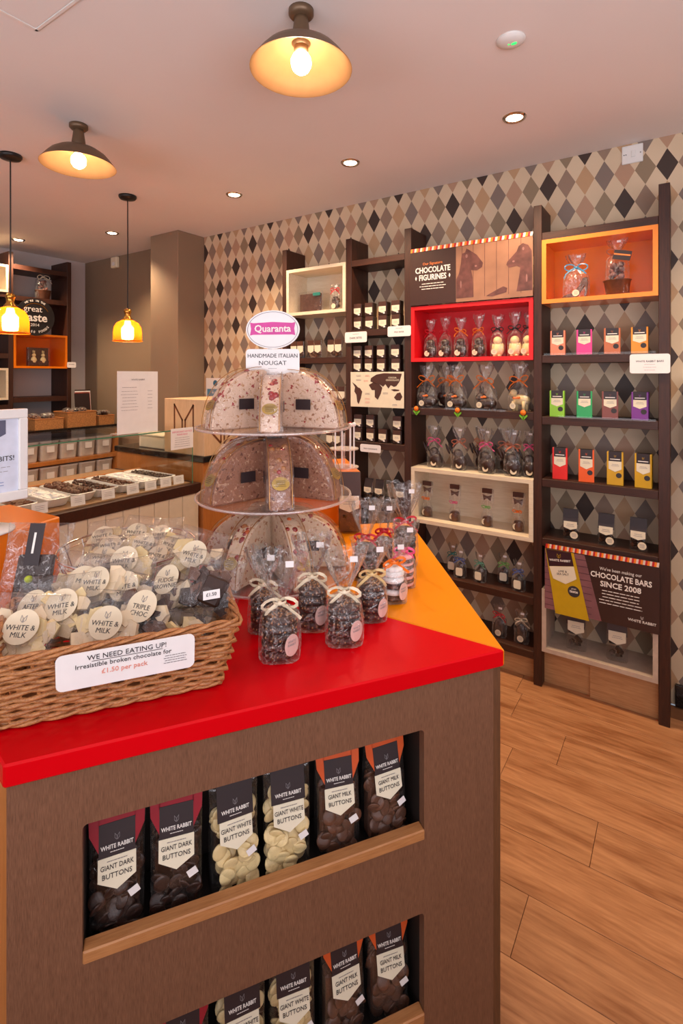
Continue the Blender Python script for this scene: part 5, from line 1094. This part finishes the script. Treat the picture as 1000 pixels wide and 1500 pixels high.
# packs of broken chocolate
def pack(lat, dep, z, tilt, roll, rz, words, label, mix, seed, w=.118, h=.105, st_r=.0285, group='packs of broken chocolate in the wicker basket', band=False, lm=None):
    r = isl_thing('chocolate_pack', label, 'pack of chocolate', lat, dep, z, rz, group); r.rotation_euler = (tilt, roll, TH+rz)
    rnd = random.Random(seed); rings = []; n = 24
    for zz, a, d in ((0,.96,.002),(.008,1,.012),(h*.35,1.0,.030),(h*.7,.98,.024),(h*.9,.97,.006),(h+.012,1.0,.0015)):
        rings.append([(math.copysign(abs(math.cos(t))**.5,math.cos(t))*w/2*a+rnd.uniform(-.001,.001), math.copysign(abs(math.sin(t))**.7,math.sin(t))*d/2*(1+rnd.uniform(-.2,.2)), zz+rnd.uniform(-.0015,.0015)) for t in [2*PI*k/n for k in range(n)]])
    obj('clear_film', MB().loft(rings,True,True), M_CELLOT, r, smooth=True)
    for mi, m in enumerate(mix):
        mb = MB()
        for q in range(8):
            M0 = Matrix.Translation((rnd.uniform(-w*.36,w*.36), rnd.uniform(-.006,.008), rnd.uniform(.018,h*.72))) @ Matrix.Rotation(rnd.uniform(0,3),4,'Y') @ Matrix.Rotation(rnd.uniform(-.5,.5),4,'X')
            s = rnd.uniform(.011,.021); mb.plate([(-s,-s*.6),(s*.8,-s*.8),(s,s*.5),(0,s),(-s*.8,s*.4)],.008,.004,M0)
        obj('chocolate_pieces', mb, m, r)
    if words:
        o = obj('round_sticker', MB().plate(circ(st_r,32),.0006), lm or M_STICK, r, (0,-.0185,h*.55)); ears(o, .007, M_INKL, (0,-.0008,.012))
        ls = words.split('|')
        for i, wd in enumerate(ls): text(wd, .0118, M_INK, o, (0,-.0009,-.002-.0115*i))
    return r
WM = [M_WHITEC, M_MILKC, mat('ivory_chocolate',(228,206,170),.45,vary=.05)]
IV = MATS['ivory_chocolate']
def lbl(px_lat, dep, z): return px_lat, dep, z
# each entry: sticker centre in island axes
PK = [(-.557,.880,1.068,'WHITE &|MILK','front left corner of the wicker basket',[M_WHITEC,IV,IV]),
      (-.565,.945,1.075,'AFTER|MINT','behind the front left one, sticker half turned',[M_WHITEC,IV,IV]),
      (-.505,.935,1.082,'WHITE &|MILK','second from left in the front row of the wicker basket',[IV,IV,M_WHITEC]),
      (-.425,.912,1.060,'WHITE &|MILK','just left of the triple choc pack, against the front rim',[M_WHITEC,IV,IV]),
      (-.372,.945,1.075,'TRIPLE|CHOC','middle right of the wicker basket, behind the card',[M_MILKC,M_DARKC,IV]),
      (-.475,.995,1.100,'WHITE &|MILK','behind the centre left packs of the wicker basket',[IV,M_WHITEC]),
      (-.520,1.005,1.098,'MILK','at the back left of the wicker basket, tilted sticker',[M_MILKC,M_WHITEC]),
      (-.415,1.000,1.090,'WHITE &|MILK','behind the triple choc pack',[IV,M_WHITEC]),
      (-.332,1.005,1.100,'FUDGE|BROWNIE','right rear of the wicker basket',[M_MILKC,IV]),
      (-.315,1.065,1.130,'WHITE &|MILK','against the right back corner of the wicker basket',[IV,M_WHITEC]),
      (-.445,1.055,1.120,'WHITE &|MILK','standing at the back centre of the wicker basket',[IV,M_WHITEC])]
for i, (la_, de, z, wd, lab, mix) in enumerate(PK):
    tl = R(-38); hh = .105*.55; rz = R([8,-10,6,2,-12,-6,10,4,-18,-14,0][i]); ox, oy = 0.0, 0.0185
    # place so that the sticker centre lands at (la_, de, z)
    off = Matrix.Rotation(rz,3,'Z') @ (Matrix.Rotation(tl,3,'X') @ Vector((0,-.0185,hh)))
    pack(la_-off.x, de-off.y, z-off.z, tl, R([6,-8,-6,5,4,-4,12,-10,-14,8,-3][i]), rz, wd, 'pack with %s sticker, %s' % (wd.replace('|',' ').lower(), lab), mix, 300+i)
for i, (la_, de, z) in enumerate([(-.285,.935,.985),(-.345,.925,.985),(-.405,.905,.985),(-.300,1.01,.99)]):
    pack(la_, de, z, R(-24), R(5*i-8), R(12*i-14), None, 'unlabelled clear pack low in the wicker basket, %s' % ['nearest the brownie pack','below the triple choc pack','under the front centre pack','behind the brownie pack'][i], [IV,M_WHITEC,M_MILKC if i % 2 else IV], 340+i, w=.10, h=.07)
pk = pack(-.262,.972,1.045,R(-32),R(6),R(-8),None,'clear pack of dark brownie chunks with white price tag, right front of wicker basket',[M_DARKC,M_MILKC],330)
obj('brownie_chunk', MB().box(-.022,.022,-.016,.010,.018,.07), M_DARKC, pk, rot=(0,R(10),0), bevel=.004); obj('price_tag', MB().plate([(-.016,-.008),(.016,-.008),(.016,.008),(-.016,.008)],.0008), M_WHITE, pk, (.012,-.022,.035), (0,R(-18),0)); text('£1.50', .009, M_INK, pk, (.012,-.024,.035), (PI/2,R(-18),0))
# tall dark chocolate pack at the left
t = isl_thing('tall_pack', 'tall clear pack with vertical dark band and green sweet, left rear of basket', 'pack of chocolate', -.615, 1.005, 1.045, R(12)); t.rotation_euler = (R(-18),R(4),TH+R(12))
obj('clear_film', MB().loft([[(px*a,py*b,z) for px,py in circ(1,24)] for z,a,b in ((0,.055,.014),(.05,.058,.018),(.1,.058,.01),(.16,.062,.002))],True,True), M_CELLO, t, smooth=True)
obj('chocolate_slab', MB().box(-.032,.034,-.007,.007,.004,.098).box(.0,.04,-.014,-.007,.0,.06), M_DARKC, t, bevel=.003); obj('green_sweet', MB().ball((-.004,-.014,.052),.008,12,8,(1,.6,.9)), mat('lime_sweet',(176,190,50),.35), t, smooth=True)
obj('paper_band', MB().box(-.018,.010,-.0165,-.0155,.078,.158), M_DKLAB, t); obj('band_print', MB().box(-.007,-.003,-.0175,-.0167,.1,.14), M_INKW, t)

# ------------------------------------------------------------------ wire basket with packs
WL, WD, WR, WZ = -.525, 1.262, .158, .130
wb = isl_thing('wire_basket', 'round chrome wire basket of white chocolate packs behind the wicker basket', 'basket', WL, WD, ZT+.0008)
def ring(r, z, th_): return MB().tube([(r*math.cos(a*PI/32),r*math.sin(a*PI/32),z) for a in range(64)], th_, 6, True)
obj('rim', ring(WR,WZ,.0028), M_CHROME, wb, smooth=True); obj('rim', ring(WR-.004,WZ-.012,.0014), M_CHROME, wb, smooth=True); obj('base_ring', ring(.105,.003,.0026), M_CHROME, wb, smooth=True); obj('middle_ring', ring(.132,.062,.0016), M_CHROME, wb, smooth=True)
for k in range(16):
    a = k*PI/8; c_, s_ = math.cos(a), math.sin(a); obj('wire', MB().tube([(.105*c_,.105*s_,.003),(.134*c_,.134*s_,.065),(WR*c_,WR*s_,WZ)],.0015,5), M_CHROME, wb)
for k in range(8):
    pts = []
    for q in range(9):
        f = q/8*PI; a = (k+.5)*PI/4+.09*math.cos(f)*1.0; zz = .06+.045*math.sin(f); rr = .132+(zz-.062)*.38; pts.append((rr*math.cos(a),rr*math.sin(a),zz))
    obj('wire_loop', MB().tube(pts,.0014,5), M_CHROME, wb)
obj('base_plate', MB().lathe([(.1,.001),(.1,.003)],32), M_CHROME, wb)
WP = [(-.595,1.22,1.055,20),(-.560,1.20,1.075,5),(-.500,1.20,1.060,-10),(-.440,1.215,1.075,-20),(-.600,1.30,1.095,10),(-.530,1.31,1.10,0),(-.460,1.31,1.095,-8),(-.425,1.26,1.085,-30),(-.565,1.26,1.085,14),(-.495,1.26,1.09,-4)]
WN = ['left front','centre left front','centre right front','right front','left rear','middle rear','right rear','far right','left middle','centre middle']
for i, (la_, de, z, rz) in enumerate(WP):
    tl = R(-50); rzz = R(rz); off = Matrix.Rotation(rzz,3,'Z') @ (Matrix.Rotation(tl,3,'X') @ Vector((0,-.0185,.105*.55)))
    pack(la_-off.x, de-off.y, z-off.z, tl, R((i*37)%24-12), rzz, 'WHITE &|MILK', 'clear pack with white and milk sticker, %s of the wire basket' % WN[i], [IV,M_WHITEC], 350+i, w=.09, group='packs of white chocolate in the wire basket', st_r=.026)
obj('tissue_lining', MB().lathe([(.095,.006),(.12,.04),(.128,.07)],24,cap=True), mat('cream_tissue',(226,196,150),.7), wb)
